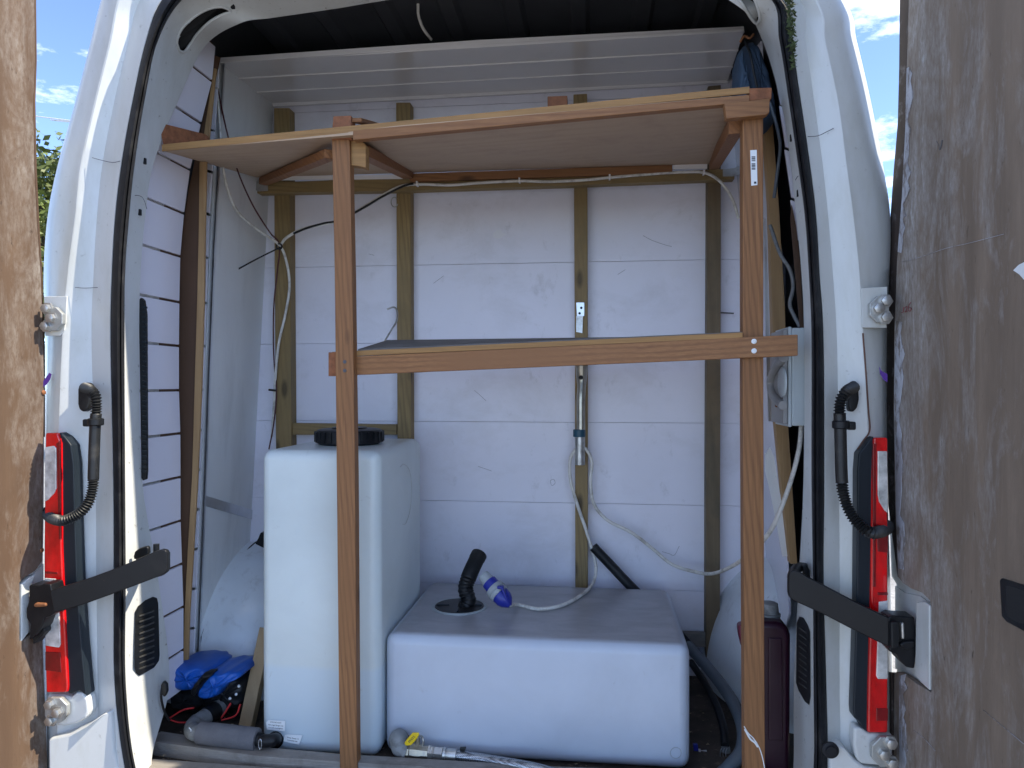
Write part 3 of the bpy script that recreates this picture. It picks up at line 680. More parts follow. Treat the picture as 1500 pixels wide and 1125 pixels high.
# slatted panel on the left
sl = thing('slatted_wall_panel', 'glossy white slatted wall panel with metal-lined grooves on the left of the load space', 'wall panel', (-1.12, 1.8, EYE - .9))
edge = [(320, 40), (316, 66), (311, 118), (295, 180), (279, 248), (270, 312), (264.5, 375), (263, 442), (262.5, 506), (262.5, 571), (264.5, 634), (264.8, 698), (265, 762), (267, 825), (269, 888), (269, 951), (269, 1010)]
Pe = [PY(x, y, 1.90) for x, y in edge]
for i in range(1, len(Pe) - 1):
    a, b = Pe[i], Pe[i + 1]; d = (a - b).normalized(); a2 = a - d * .0045; b2 = b + d * .002
    y0 = 1.64; off = Vector((.0, 0, 0))
    P = [Vector((a2.x, y0, a2.z)), Vector((a2.x, 1.90, a2.z)), Vector((b2.x, 1.90, b2.z)), Vector((b2.x, y0, b2.z))]
    prism('slat', P, (-.012, 0, 0), m_slat, sl, .0012, 1)
    # metal liner in the groove: two pieces as seen
    for (ya, yb, mm) in ((1.655, 1.72, m_alu), (1.72, 1.815, m_zinc), (1.815, 1.895, m_brown)):
        g0 = Vector((a.x - .006, ya, a.z + .0035)); prism('groove_liner', [g0, g0 + Vector((0, yb - ya, 0)), Vector((a2.x - .006, yb, a2.z - .001)), Vector((a2.x - .006, ya, a2.z - .001))], (-.003, 0, 0), mm, sl)
prism('backing', [Vector((p.x - .016, 1.64, p.z)) for p in Pe] + [Vector((p.x - .030, 1.64, p.z)) for p in Pe[::-1]], (0, .26, 0), m_brown, sl)
# brown hardboard with pale timber batten
hb = pp('hardboard_strip', [(312, 80), (322, 84), (306, 160), (300, 240), (294, 300), (292, 400), (289, 520), (286, 640), (284, 760), (276, 860), (272, 975), (264, 975), (262, 860), (260, 700), (258, 500), (262, 375), (274, 290), (296, 180)], 1.925, .004, m_brown)
prop(hb, 'dark brown hardboard strip showing between the white slats and the pale batten', 'hardboard strip')
bt = pp('timber_batten', [(313, 100), (316, 100), (302, 240), (300, 330), (299, 420), (295, 560), (289, 700), (282, 820), (277, 900), (275, 978), (268, 978), (270, 900), (275, 800), (281, 700), (285, 560), (289, 420), (291, 330), (292, 240)], 1.918, .008, m_batten, None, .001)
prop(bt, 'tall thin pale batten standing against the dark brown hardboard on the left', 'batten')
# grey-white side panels with aluminium channel
sp_ = thing('side_panel', 'smooth grey-white side panel left of the back wall, above and behind the wheel arch', 'wall panel', (-1.15, 2.25, EYE - .9))
def yl(f0, f1, y, y0, y1): t = (y - y0) / (y1 - y0); return f0 + (f1 - f0) * t
TL, BL_ = PY(324, 88, 2.07), PY(286, 980, 2.07); TR, BR_ = PY(401, 152, 2.419), PY(356, 985, 2.419)
def quadp(name, ta, tb, mat, par, off=0, th=-.006):
    P = [TL.lerp(BL_, ta), TR.lerp(BR_, ta), TR.lerp(BR_, tb), TL.lerp(BL_, tb)]
    # keep horizontal joints level
    za = ta; zb = tb
    return prism(name, [p + Vector((off, 0, 0)) for p in P], (th, 0, 0), mat, par, .001, 1)
def xpanel(z):
    t = (TL.z - (EYE - .938 + z)) / (TL.z - BL_.z); return TL.x + (BL_.x - TL.x) * t + .010
arch_seam(-1.17, .40, xpanel)
quadp('panel_sheet', 0.0, .715, m_panel, sp_)
quadp('panel_sheet', .728, 1.0, m_panel, sp_)
quadp('joint_strip', .713, .730, m_alu, sp_, off=.003, th=-.002)
# channel (U section)
for (a0, a1, yy, mm) in ((317, 320, 2.055, m_alu), (320, 326, 2.062, m_panel), (326, 328.5, 2.05, m_alu)):
    dx = 0
    pp('aluminium_channel', [(a0, 92), (a1, 92), (a1 - 14, 360), (a1 - 22, 560), (a1 - 38, 975), (a0 - 38, 975), (a0 - 22, 560), (a0 - 14, 360)], yy, .008, mm, sp_)
# narrow slat slice beyond the batten
for i, (y0, y1) in enumerate([(100, 128), (131, 190), (193, 250), (254, 312), (316, 376), (379, 442), (446, 505), (509, 569), (573, 628), (632, 686), (690, 744), (748, 802), (806, 860), (864, 918), (922, 972)]):
    f = lambda y: yl(318, 303, y, 100, 330) if y < 330 else yl(303, 281, y, 330, 975)
    g_ = lambda y: yl(296, 288, y, 240, 420) if y < 420 else yl(288, 268, y, 420, 975)
    pp('narrow_slat', [(g_(y0), y0 - 4 + (y0 > 560) * 6), (f(y0) + 2, y0 + (y0 > 560) * 0), (f(y1) + 2, y1), (g_(y1), y1 - 4 + (y1 > 560) * 6)], 1.99, .006, m_slat, sp_)

# back wall of planks, studs and rails
pw = thing('back_wall', 'back wall of wide white tongue-and-groove boards with treated timber studs', 'wall', (-.33, 2.42, EYE - .91))
yb = [35, 152, 269, 386, 502, 618, 735, 857, 974, 1092]
zb_ = [PY(735, y, 2.42).z for y in yb]
def wl_(z):   # left wall edge at height z
    t = (TR.z - z) / (TR.z - BR_.z); return TR.x + (BR_.x - TR.x) * t - .004
def wr_(z):
    a = PY(1072, 120, 2.42); b = PY(1130, 860, 2.42); t = (a.z - z) / (a.z - b.z); return a.x + (b.x - a.x) * t + .01
ztop = PY(735, 128, 2.42).z
for i in range(len(zb_) - 1):
    z1, z0 = min(zb_[i], ztop + .05), zb_[i + 1]
    if z1 <= z0: continue
    x0 = -1.30 if z0 < EYE - .2 else wl_(z1) - .12
    P = [(wl_(z1) - .02, 2.42, z1 - .0004), (wr_(z1) + .03, 2.42, z1 - .0004), (wr_(z0) + .03, 2.42, z0 + .0004), (wl_(z0) - .02, 2.42, z0 + .0004)]
    prism('plank', P, (0, .012, 0), m_board, pw, .0007, 1)
mesh('backing', [(-1.3, 2.434, EYE - .92), (.7, 2.434, EYE - .92), (.6, 2.434, EYE + 1.0), (-1.2, 2.434, EYE + 1.0)], [[0, 1, 2, 3]], m_board, pw)
SY = 2.374
pp('stud', [(401, 158), (424, 158), (425, 400), (427, 660), (428, 985), (406, 985), (404, 660), (402, 400)], SY, .045, m_green, pw, .002)
pp('stud', [(580, 150), (601, 150), (601.5, 400), (602, 640), (603, 985), (583, 985), (582, 640), (581, 400)], SY, .045, m_green, pw, .002)
pp('stud', [(840, 138), (860, 137), (861, 500), (861, 985), (843, 985), (842, 500)], SY, .045, m_green, pw, .002)
pp('stud', [(1037, 126), (1056, 124), (1056, 400), (1055, 700), (1054.5, 985), (1034, 985), (1034.5, 700), (1036, 400)], SY, .045, m_darkgreen, pw, .002)
pp('rail', [(427, 620), (581, 622), (581, 637), (427, 637)], SY + .012, .033, m_greenx, pw, .0015)
pp('support_rail', [(374, 268), (500, 263), (800, 256), (1076, 247), (1076, 262), (850, 271), (600, 279), (376, 283)], 2.335, .037, m_greenx, pw, .002)
pp('base_board', [(985, 926), (1034, 928), (1034, 948), (985, 946)], 2.39, .02, m_greyplank, pw, .001)
# knots, nails, little things on the wall
for x, y in ((1057, 458),):
    pp('nail', [(1056, 457), (1075, 458), (1075, 460), (1056, 459)], 2.40, .003, m_scuff, pw)
def screw(c, n=(0, -1, 0), r=.0042, par=None, mat=None):
    return revolve('screw', Vector(c), n, [(-.001, r), (.0012, r), (.002, r * .7), (.0021, r * .35), (.0012, r * .3)], mat or m_zinc, par, n=12)
# scuffed filler patch and scribbles
def flake(name, pts, mat, Y=2.4188, par=None): return pp(name, pts, Y, .0008, mat, par)
m_filler = MAT('white_filler_smear', (.80, .80, .84), .7, var=.05)
flake('filler_smear', [(722, 342), (727, 338), (733, 336), (736, 341), (742, 343), (737, 347), (730, 350), (723, 348)], m_filler, par=pw)
for pts in ([(695, 572), (702, 578), (712, 587)], [(970, 808), (980, 811), (988, 813), (995, 800)], [(942, 345), (955, 352), (975, 359), (984, 361)], [(635, 415), (650, 404)], [(700, 683), (720, 690)], [(806, 704), (811, 702), (813, 708), (808, 711), (806, 704)], [(610, 518), (622, 512)], [(540, 372), (548, 374)], [(905, 402), (916, 395)]):
    tube('pencil_mark', [PY(x, y, 2.4197) for x, y in pts], .0005, m_scuff, pw, n=5, k=4)

# ceiling of three cladding boards
cp = thing('ceiling_panel', 'sloping strip of glossy grey-white plastic ceiling boards above the shelf', 'ceiling panel', (-.33, 2.24, EYE + .95))
F0, F1 = PY(322, 93, 2.06), PY(1090, 46, 2.03); B0_, B1_ = PY(400, 153, 2.42), PY(1066, 119, 2.42)
for i in range(3):
    ta, tb = i / 3, (i + 1) / 3 - .006
    P = [F0.lerp(B0_, ta), F1.lerp(B1_, ta), F1.lerp(B1_, tb), F0.lerp(B0_, tb)]
    prism('cladding_board', P, (0, 0, .009), m_pvc, cp, .001, 1)
for ta in (1 / 3 - .003, 2 / 3 - .003):
    a0, a1 = F0.lerp(B0_, ta), F1.lerp(B1_, ta)
    prism('joint_bead', [a0 + Vector((0, -.004, .002)), a1 + Vector((0, -.004, .002)), a1 + Vector((0, -.004, -.0035)), a0 + Vector((0, -.004, -.0035))], (0, .007, 0), m_pvc, cp)
pp('edge_trim', [(322, 84), (700, 58), (1090, 38), (1091, 47), (700, 66), (322, 92)], 2.045, .010, m_pvc, cp, .002)
pp('edge_trim', [(398, 151), (1066, 116), (1067, 121), (400, 156)], 2.408, .008, m_pvc, cp, .001)
tube('roof_cable', [PY(606, -60, 1.95), PY(612, 0, 2.0), PY(613, 22, 2.02), PY(620, 42, 2.05), PY(632, 58, 2.09)], .0042, m_cable, None)
prop(bpy.data.objects['roof_cable'], 'pale cable hanging from the dark roof onto the ceiling boards', 'cable')

# right hand lining
rp_ = thing('right_side_panel', 'white side panel behind the right-hand shelf post', 'wall panel', (.45, 2.2, EYE - .9))
RT, RB = PY(1114, 60, 1.99), PY(1156, 900, 1.99); RT2, RB2 = PY(1069, 119, 2.419), PY(1133, 960, 2.419)
prism('panel_sheet', [RT, RT2, RB2, RB], (.006, 0, 0), m_slat, rp_, .001, 1)
pp('aluminium_channel', [(1119, 320), (1122, 320), (1128, 500), (1131, 617), (1126, 617), (1122, 500)], 1.975, .01, m_alu, rp_)
pp('torn_flap', [(1121, 665), (1128, 655), (1134, 670), (1142, 720), (1156, 780), (1158, 815), (1146, 815), (1138, 770), (1128, 720), (1121, 690)], 1.97, .004, m_panel, rp_)
bR = pp('timber_batten', [(1119, 180), (1132, 180), (1141, 300), (1150, 450), (1153, 600), (1160, 700), (1168, 826), (1158, 826), (1146, 720), (1136, 620), (1131, 450), (1127, 300)], 1.945, .03, m_batten, None, .001)
prop(bR, 'leaning pale batten behind the right-hand shelf post beside the dark gap', 'batten')
hr = pp('brown_board_edge', [(1160, 300), (1166, 330), (1172, 380), (1177, 480), (1172, 480), (1165, 400), (1158, 320)], 1.74, .004, m_brown)
prop(hr, 'thin brown board edge above the pale grey electrical box', 'board')
wsr = thing('slatted_panel_edge', 'white slatted panel edge beyond the right-hand post, beside the dark gap', 'wall panel', (.48, 1.8, EYE))
for (y0, y1) in ((120, 152), (155, 214), (219, 288), (293, 350)):
    f = lambda y: 1138 + (y - 120) * .118
    pp('slat', [(f(y0), y0), (f(y0) + 16, y0 + 6), (f(y1) + 13, y1 + 5), (f(y1) + 2, y1)], 1.75, .006, m_slat, wsr)

# ------------------------------------------------------------ shelving frame
sh = thing('shelving_frame', 'home-made two-tier timber shelf frame filling the width of the load space', 'shelf', (-.3, 1.75, EYE - .91))
YP = 1.695
# posts
pl_ = pp('post', [(486, 203), (512, 203), (516, 400), (520, 700), (522, 1000), (523, 1146), (498, 1146), (496, 1000), (493, 700), (490, 400)], YP, .030, m_timber, sh, .0018)
pr_ = pp('post', [(1088, 168), (1118, 168), (1118.5, 600), (1120, 1000), (1121, 1150), (1091, 1150), (1090, 1000), (1088, 600)], 1.622, .034, m_timber, sh, .0018)
# top shelf board
def q4(a, b, c, d): return [PY(*a), PY(*b), PY(*c), PY(*d)]
YT = lambda x: 1.70 - (x - 240) * .000105
under = q4((238, 221, YT(238)), (1118, 148, YT(1118)), (1050, 240, 2.33), (376, 260, 2.33))
bd = prism('top_shelf_board', under, (0, 0, .016), m_plyunder, sh, .0008, 1)
def band(name, x0, x1, tf, bf, Y, th, mat, par, bevel=.0012, n=6):
    xs = [x0 + (x1 - x0) * i / n for i in range(n + 1)]
    return pp(name, [(x, tf(x)) for x in xs] + [(x, bf(x)) for x in xs[::-1]], Y, th, mat, par, bevel)
topedge = lambda x: 211 - (x - 236) * .1085 + (8 * math.sin(math.pi * (x - 236) / 880)) * .6
band('board_edge', 237, 1098, lambda x: 211.5 - (x - 236) * .0985, lambda x: 221.5 - (x - 236) * .0985, lambda x: YT(x) - .003, .004, m_plyedge, bd, .0005)
band('top_front_rail', 517, 1098, lambda x: 191 - (x - 517) * .090, lambda x: 205 - (x - 517) * .096 , lambda x: YT(x) - .004, .022, m_timberx, sh)
# blocks and corner pieces
pp('end_block', [(233, 182), (240, 181), (300, 196), (302, 204), (239, 212)], lambda x: 1.692 + (x - 233) * .0022, .02, m_endgrain, sh, .001)
pp('post_cap_block', [(488, 170), (514, 169), (515, 204), (485, 204)], YP - .004, .034, m_endgrain, sh, .0015)
beam('cross_bearer', PY(522, 176, 1.70), PY(560, 186, 2.0), .026, .010, m_timbery, sh)
pp('corner_block', [(514, 204), (527, 204), (536, 212), (536, 246), (526, 243), (514, 242)], 1.705, .026, m_plyedge, sh, .0015)
pp('corner_block', [(1061, 151), (1128, 144), (1127, 165), (1122, 168), (1064, 174)], 1.598, .022, m_timberx, sh, .0015)
pp('end_block', [(1098, 129), (1131, 128), (1130, 145), (1098, 147)], 1.604, .05, m_endgrain, sh, .0015)
pp('offcut_block', [(802, 141), (831, 140), (831, 156), (802, 158)], 1.95, .04, m_endgrain, sh, .0015)
# bearers under the top board
beam('bearer', PY(484, 226, 1.73), PY(386, 266, 2.32), .03, .022, m_timbery, sh)
beam('bearer', PY(531, 222, 1.735), PY(598, 256, 2.32), .034, .026, m_timbery, sh)
beam('bearer', PY(1078, 184, 1.66), PY(1046, 240, 2.32), .03, .034, m_timbery, sh)
band('ledger', 600, 985, lambda x: 254 - (x - 600) * .033, lambda x: 266 - (x - 600) * .033, 2.318, .016, m_timberx, sh)
band('white_batten', 400, 686, lambda x: 258 - (x - 400) * .012, lambda x: 264 - (x - 400) * .012, 2.325, .006, m_pvc, sh, .0008)
band('white_batten', 986, 1036, lambda x: 240 - (x - 986) * .02, lambda x: 248 - (x - 986) * .02, 2.325, .006, m_pvc, sh, .0008)
# angle brackets
b1 = pp('angle_bracket', [(368, 264), (378, 266), (392, 268), (392, 279), (378, 280), (368, 276)], 2.325, .004, m_zinc, sh, .0008)
b2 = pp('angle_bracket', [(1059, 248), (1076, 246), (1083, 243), (1083, 256), (1074, 258), (1059, 258)], 2.325, .004, m_zinc, sh, .0008)
# middle shelf
YM = lambda x: 1.727 - (x - 480) * .000193
band('middle_front_rail', 481, 1169, lambda x: 524 - (x - 481) * .0495, lambda x: 551 - (x - 481) * .0435, YM, .022, m_timberx, sh, .0018)
pp('rail_end', [(481, 516), (494, 516), (494, 551), (481, 551)], lambda x: YM(x) - .004, .01, m_endgrain, sh, .001)
band('middle_board_edge', 486, 1088, lambda x: 515.5 - (x - 486) * .0475, lambda x: 523 - (x - 486) * .047, lambda x: YM(x) + .001, .018, m_plyedge, sh, .0008)
mid = q4((524, 511.5, YM(524) + .019), (1088, 485.8, YM(1088) + .019), (1050, 492, 1.93), (567, 498, 1.96))
prism('middle_shelf_board', mid, (0, 0, -.014), m_shelftop, sh, .0006, 1)
# screws
for c in (PY(505, 530, YP - .0005), PY(505, 543, YP - .0005)): screw(c, par=sh, mat=m_scuff)
for c in (PY(1104.5, 500, YM(1104) - .0005), PY(1104.5, 514, YM(1104) - .0005)): screw(c, par=sh, r=.0055, mat=m_paper)
# plastic twist stuck to the right post foot
for pts, r in (([(1090, 1064), (1096, 1074), (1104, 1082), (1112, 1095), (1117, 1110), (1121, 1130)], .0012), ([(1091, 1068), (1099, 1082), (1106, 1088), (1110, 1094)], .0022)):
    tube('adhesive_smear', [PY(x, y, 1.6215) for x, y in pts], r, m_paper, sh, n=6)
# barcode sticker
bs_ = pp('barcode_sticker', [(1099, 220), (1108.5, 219.5), (1109.5, 271), (1100.5, 272)], 1.6212, .0006, m_paper, sh)
y = 229
for i, (h, gp) in enumerate([(1.0, .6), (.6, .6), (1.3, .8), (.5, .6), (.9, 3.4), (1.2, .5), (.5, .6), (1.5, .5), (.6, 1.0), (.8, .5), (1.3, 9)]):
    pp('bar', [(1101, y), (1106.5, y), (1106.5, y + h), (1101, y + h)], 1.6208, .0004, m_print, bs_); y += h + gp
pp('bar', [(1104.5, 266), (1108, 266), (1108, 269), (1104.5, 269)], 1.6208, .0004, m_print, bs_)

# ------------------------------------------------------------ tall tank
def rbox(name, x0, x1, y0, y1, z0, z1, r, mat, par, bulge=.0, taper=0, seg=5):
    bm = bmesh.new(); nx, ny, nz = 10, 10, 12
    o = box(name, x0, x1, y0, y1, z0, z1, mat, par, r, seg)
    if bulge:
        me = o.data; bm.free(); bm = bmesh.new(); bm.from_mesh(me)
        bmesh.ops.subdivide_edges(bm, edges=[e for e in bm.edges if e.calc_length() > .12], cuts=7, use_grid_fill=True)
        cx, cy, cz = (x0 + x1) / 2, (y0 + y1) / 2, (z0 + z1) / 2
        for v in bm.verts:
            ux = (v.co.x - cx) / (x1 - x0) * 2; uy = (v.co.y - cy) / (y1 - y0) * 2; uz = (v.co.z - cz) / (z1 - z0) * 2
            k = lambda a, b: max(0, 1 - a * a) * max(0, 1 - b * b)
            if abs(uy) > .97: v.co.y += math.copysign(bulge, uy) * k(ux, uz)
            if abs(ux) > .97: v.co.x += math.copysign(bulge * .5, ux) * k(uy, uz)
        bm.to_mesh(me); bm.free()
        for p in me.polygons: p.use_smooth = True
    return o
ZF = EYE - .937
tt = thing('tall_water_tank', 'tall translucent white water tank with a black screw cap', 'tank', (-.69, 2.0, ZF))
tb_ = rbox('tank_body', -.848, -.537, 1.79, 2.24, ZF, EYE - .168, .026, m_tank1, tt, .006)
cc = PZ(512, 650, -.168)
cap = revolve('screw_cap', cc + Vector((0, 0, -.002)), (0, 0, 1), [(0, .078), (.006, .088), (.008, .094), (.036, .092), (.042, .088), (.044, .08), (.045, .05), (.049, .048), (.049, .002)], m_plastic, tt, n=40)
for i in range(28):
    a = i / 28 * 2 * math.pi; c = cc + Vector((math.cos(a) * .0935, math.sin(a) * .0935, .022)); s = .0025
    beam('grip_rib', c - Vector((0, 0, .014)), c + Vector((0, 0, .014)), .005, .006, m_plastic, cap, up=(math.cos(a), math.sin(a), 0), bevel=0)
tube('moulding_ring', [PX(x, y, -.5335) for x, y in ((586, 684), (592, 680), (600, 690), (603, 715), (601, 745), (595, 766), (590, 768))], .0008, MAT('faint_mould_line', (.5, .52, .5), .5), tt, n=5)
YL1 = 1.7838
for pts, lines, ang in (([(390, 1058), (393, 1055), (418, 1056), (417, 1071), (391, 1069)], ((404, 1058.5, 'IMPORTANT', 17), (404, 1062.5, 'Non-rigid flange only', 23), (404, 1066.5, 'Do not overtighten', 22)), -.04),
                        ([(417, 1077), (420, 1076), (443, 1077), (438, 1091), (415, 1086)], ((429, 1081.5, 'Water Ready 12', 18), (428, 1085, 'rotomoulded tank', 16)), -.1)):
    lab = pp('label', pts, YL1, .0006, m_paper, tt)
    for x, y, s, w in lines:
        c = PY(x, y, YL1 - .0004); text('label_text', s, .0045, c, (1, 0, ang), (0, 0, 1), m_print, lab, fit=w / 1080 * 1.86, depth=.0001)
# outlet elbow on the tank foot
c0 = PY(404, 1084, 1.79)
el = revolve('outlet_flange', PY(404, 1083, 1.79), (0, -1, 0), [(0, .021), (.006, .021), (.007, .016), (.016, .015)], m_blackmetal, tt)
tube('elbow', [PY(404, 1083, 1.775), PY(401, 1084, 1.752), PY(392, 1085, 1.745), PY(381, 1085, 1.745)], .0155, m_blackmetal, tt, n=14)

# low tank
lt = thing('low_waste_tank', 'wide low translucent grey-blue tank with a dusty top and round inspection port', 'tank', (-.15, 2.05, ZF))
rbox('tank_body', -.531, .226, 1.812, 2.315, ZF + .001, EYE - .630, .028, m_tank2, lt, .007)
pc = PZ(673, 888, -.628)
prt = revolve('port_rim', pc + Vector((0, 0, -.004)), (0, 0, 1), [(0, .078), (.005, .078), (.007, .074), (.0055, .070), (.003, .0695)], m_greyplug, lt, n=40)
revolve('port_well', pc + Vector((0, 0, -.001)), (0, 0, 1), [(0, .0685), (.0035, .0685), (.0036, .03), (.0032, .01)], m_plastic, lt, n=36)
for a in range(4):
    d = Vector((math.cos(a * math.pi / 2 + .1), math.sin(a * math.pi / 2 + .1), 0))
    beam('well_spoke', pc + d * .028 + Vector((0, 0, .004)), pc + d * .064 + Vector((0, 0, .004)), .006, .004, m_trim, lt)
tube('moulded_mark', [PY(990 + 8 * math.cos(a), 1103 + 8 * math.sin(a), 1.8075) for a in [i * math.pi / 6 for i in range(13)]], .0007, m_greyplug, lt, n=5)
# black flexible hose standing in the port
hs = resample(catmull([pc + Vector((.006, 0, -.02)), PY(686, 880, 2.06), PY(682, 862, 2.07), PY(688, 842, 2.09), PY(697, 822, 2.12), PY(702, 812, 2.14)], 14), .0022)
bh = tube('black_flexible_hose', hs, .024, m_plastic, None, n=18, smooth_path=False, rf=lambda t, i: (.0215 + .0012 * math.cos(i * 2 * math.pi / 4)) if t < .55 else .0228 + (.001 if t > .9 else 0))
prop(bh, 'short black ribbed hose standing in the round port of the low tank', 'hose')
# blue plug leaning on it, and its lead
pgA, pgB = PY(708, 843, 2.035), PY(737, 876, 2.0)
pg = thing('blue_power_connector', 'blue and grey round plug and socket lying on top of the low tank', 'plug', pgB)
ax = (pgB - pgA); Lp = ax.length
revolve('socket_shell', pgA, ax, [(0, .012), (.0, .0165), (.010, .0175), (.026, .0195), (.030, .0185), (.032, .012)], m_greyplug, pg)
revolve('socket_body', pgA, ax, [(.024, .017), (.026, .0215), (.048, .0225), (.050, .018)], m_blueplug, pg)
revolve('locking_ring', pgA, ax, [(.046, .02), (.047, .027), (.060, .0285), (.063, .0255), (.065, .0285), (.074, .0275), (.076, .02)], m_greyplug, pg)
revolve('plug_body', pgA, ax, [(.072, .020), (.074, .025), (.090, .0245), (.102, .019), (.112, .010), (.116, .006)], m_blueplug, pg)
f0 = PY(735, 858, 1.985)
beam('flap_lid', f0, f0 + Vector((.014, 0, -.034)), .020, .006, m_blueplug, pg, up=(1, 0, 0))
beam('flap_hinge', f0 + Vector((-.012, 0, -.004)), f0 + Vector((.006, 0, -.004)), .012, .008, m_blueplug, pg)
pend = pgA + ax.normalized() * .112
ZT = -.624
cab = [pend] + [PZ(x, y, ZT) for x, y in ((760, 886), (790, 892), (825, 886), (855, 869))] + [PY(869, 853, 2.30), PY(873, 832, 2.335), (PY(868, 808, 2.355)), PY(858, 775, 2.36), PY(846, 740, 2.36), PY(836, 705, 2.36), PY(835, 675, 2.355), PY(842, 660, 2.352),
      PY(850, 655, 2.352), PY(860, 660, 2.352), PY(867, 678, 2.355), PY(865, 705, 2.36), PY(870, 738, 2.36), PY(890, 762, 2.36), PY(925, 780, 2.36), PY(955, 803, 2.36), PY(985, 827, 2.35), PY(1020, 838, 2.30), PY(1045, 840, 2.22),
      PY(1075, 828, 2.0), PY(1103, 806, 1.78), PY(1130, 775, 1.72), PY(1155, 715, 1.71), PY(1170, 660, 1.72), PY(1174, 620, 1.74)]
cb = tube('power_lead', cab, .0052, m_cable, None, n=10)
prop(cb, 'dirty white power lead looping from the blue plug up the wall to the grey box', 'cable')

# steel tube fixed to the third stud
mt = thing('wall_tube', 'old steel tube with a dark teal collar fixed upright on the third stud', 'tube', PY(850, 678, 2.36))
Pm = [PY(852, 536, 2.36), PY(852, 556, 2.36), PY(852, 568, 2.355), PY(851, 585, 2.352), PY(851, 632, 2.352)]
tube('tube_body', Pm, .014, m_tube, mt, n=16, k=4, rf=lambda t, i: .020 - .0065 * min(1, t * 2.2))
c = PY(851, 553, 2.339); revolve('screw_hole', c, (0, -1, 0), [(0, .007), (.0015, .007), (.0016, .004)], m_void, mt, n=12)  # black disc paints the dark inside of a screw hole
revolve('collar', PY(848.5, 629, 2.352), (0, 0, -1), [(0, .017), (.001, .0195), (.023, .0195), (.024, .017)], m_collar, mt, n=20)
revolve('lower_sleeve', PY(849.5, 640, 2.352), (0, 0, -1), [(0, .0165), (.04, .0165), (.088, .0165), (.089, .014)], m_zinc, mt, n=18)
bk = pp('plate_bracket', [(844, 443), (856, 443), (856, 463), (845, 463)], 2.369, .004, m_alu, None, .0006)
prop(bk, 'small bright drilled metal plate screwed to the third stud above the middle shelf', 'bracket')
pp('bracket_tail', [(844, 463), (854, 463), (853, 488), (844, 486)], 2.367, .004, m_zinc, bk)
for x, y in ((851.5, 451), (849, 459)): revolve('hole', PY(x, y, 2.3685), (0, -1, 0), [(0, .0042), (.0006, .0042), (.0007, .003)], m_void, bk, n=10)  # black discs paint the shade in the drilled holes

# black pipe leaning behind the low tank and the hoses it joins
bp = tube('black_waste_pipe', [PY(869, 801, 2.355), PY(890, 823, 2.355), PY(925, 860, 2.35), PY(990, 925, 2.345), PY(1030, 972, 2.30)], .0155, m_plastic, None, n=16)
prop(bp, 'scuffed black pipe leaning diagonally behind the low tank', 'pipe')
h1 = tube('grey_hose', [PY(1008, 946, 2.28), PY(1030, 970, 2.20), PY(1056, 1002, 2.08), PY(1077, 1035, 1.97), PY(1089, 1070, 1.88), PY(1086, 1100, 1.83), PY(1070, 1122, 1.80), PY(1045, 1145, 1.78)], .0165, m_hose, None, n=16)
prop(h1, 'thick blue-grey hose curving down behind the right-hand post', 'hose')
h2 = tube('dark_hose', [PY(1012, 970, 2.30), PY(1032, 1000, 2.20), PY(1050, 1035, 2.08), PY(1060, 1068, 1.98), PY(1062, 1092, 1.93)], .0105, m_plastic, None, n=12)
prop(h2, 'thin black hose dropping to the small fitting right of the low tank', 'hose')
ft = thing('drain_fitting', 'small drain valve with blue lever low on the right of the wide tank', 'valve', PY(1035, 1110, 1.9))
tube('stem', [PY(1012, 1107, 1.93), PY(1024, 1107, 1.93)], .006, m_alu, ft, smooth_path=False)
revolve('nut', PY(1023, 1106, 1.93), (1, 0, 0), [(0, .017), (.005, .017), (.006, .013), (.020, .015), (.022, .010)], m_alu, ft, n=6)
pp('lever', [(1015, 1090), (1022, 1090), (1024, 1104), (1017, 1104)], 1.925, .008, m_blueplug, ft, .002)
tube('rubber_sleeve', [PY(1034, 1107, 1.93), PY(1056, 1107, 1.93)], .011, m_brown, ft, smooth_path=False)
for xx in (1060, 1064, 1068):
    tube('wire_clip', [PY(xx + 3 * math.cos(a) - 2, 1104 + 8 * math.sin(a), 1.915 + .01 * math.cos(a)) for a in [i * math.pi / 5 for i in range(8)]], .0012, m_alu, ft, n=6)
tube('elbow', [PY(1056, 1107, 1.93), PY(1063, 1106, 1.93), PY(1063, 1094, 1.93)], .011, m_greyfit, ft, n=12)

# valve assembly in front of the low tank
va = thing('shutoff_valve', 'brass valve with yellow lever and braided hose at the foot of the low tank', 'valve', PY(600, 1100, 1.77))
YV = 1.768
revolve('tank_flange', PY(587, 1083, 1.806), (0, -1, 0), [(0, .024), (.008, .024), (.010, .019), (.016, .018)], MAT('dark_red_washer', (.10, .02, .015), .6), va, n=8)
tube('elbow', [PY(585, 1082, 1.800), PY(583, 1085, 1.775), PY(586, 1096, YV), PY(596, 1100, YV)], .0245, m_greyfit, va, n=18, rf=lambda t, i: .0205 + .003 * (t < .35) + .0025 * (t > .85))
D_v = (PY(700, 1110, YV) - PY(590, 1099, YV)).normalized(); o_ = PY(592, 1099, YV)
revolve('valve_body', o_, D_v, [(0, .016), (.002, .0185), (.014, .0185), (.016, .0165), (.026, .0185), (.040, .0185), (.046, .0155), (.062, .0155), (.064, .013)], m_brass, va, n=8)
revolve('union_nut', o_, D_v, [(.060, .012), (.061, .0185), (.066, .0190), (.067, .0165), (.074, .0165), (.076, .0175), (.078, .0165), (.096, .0165), (.098, .012)], m_zinc, va, n=6)
revolve('hose_ferrule', o_, D_v, [(.096, .010), (.098, .0160), (.104, .0160), (.105, .0135), (.110, .0150), (.130, .0150), (.132, .012)], m_zinc, va, n=20)
tube('valve_stem', [PY(612, 1094, YV), PY(612, 1079, YV)], .006, m_brass, va, smooth_path=False)
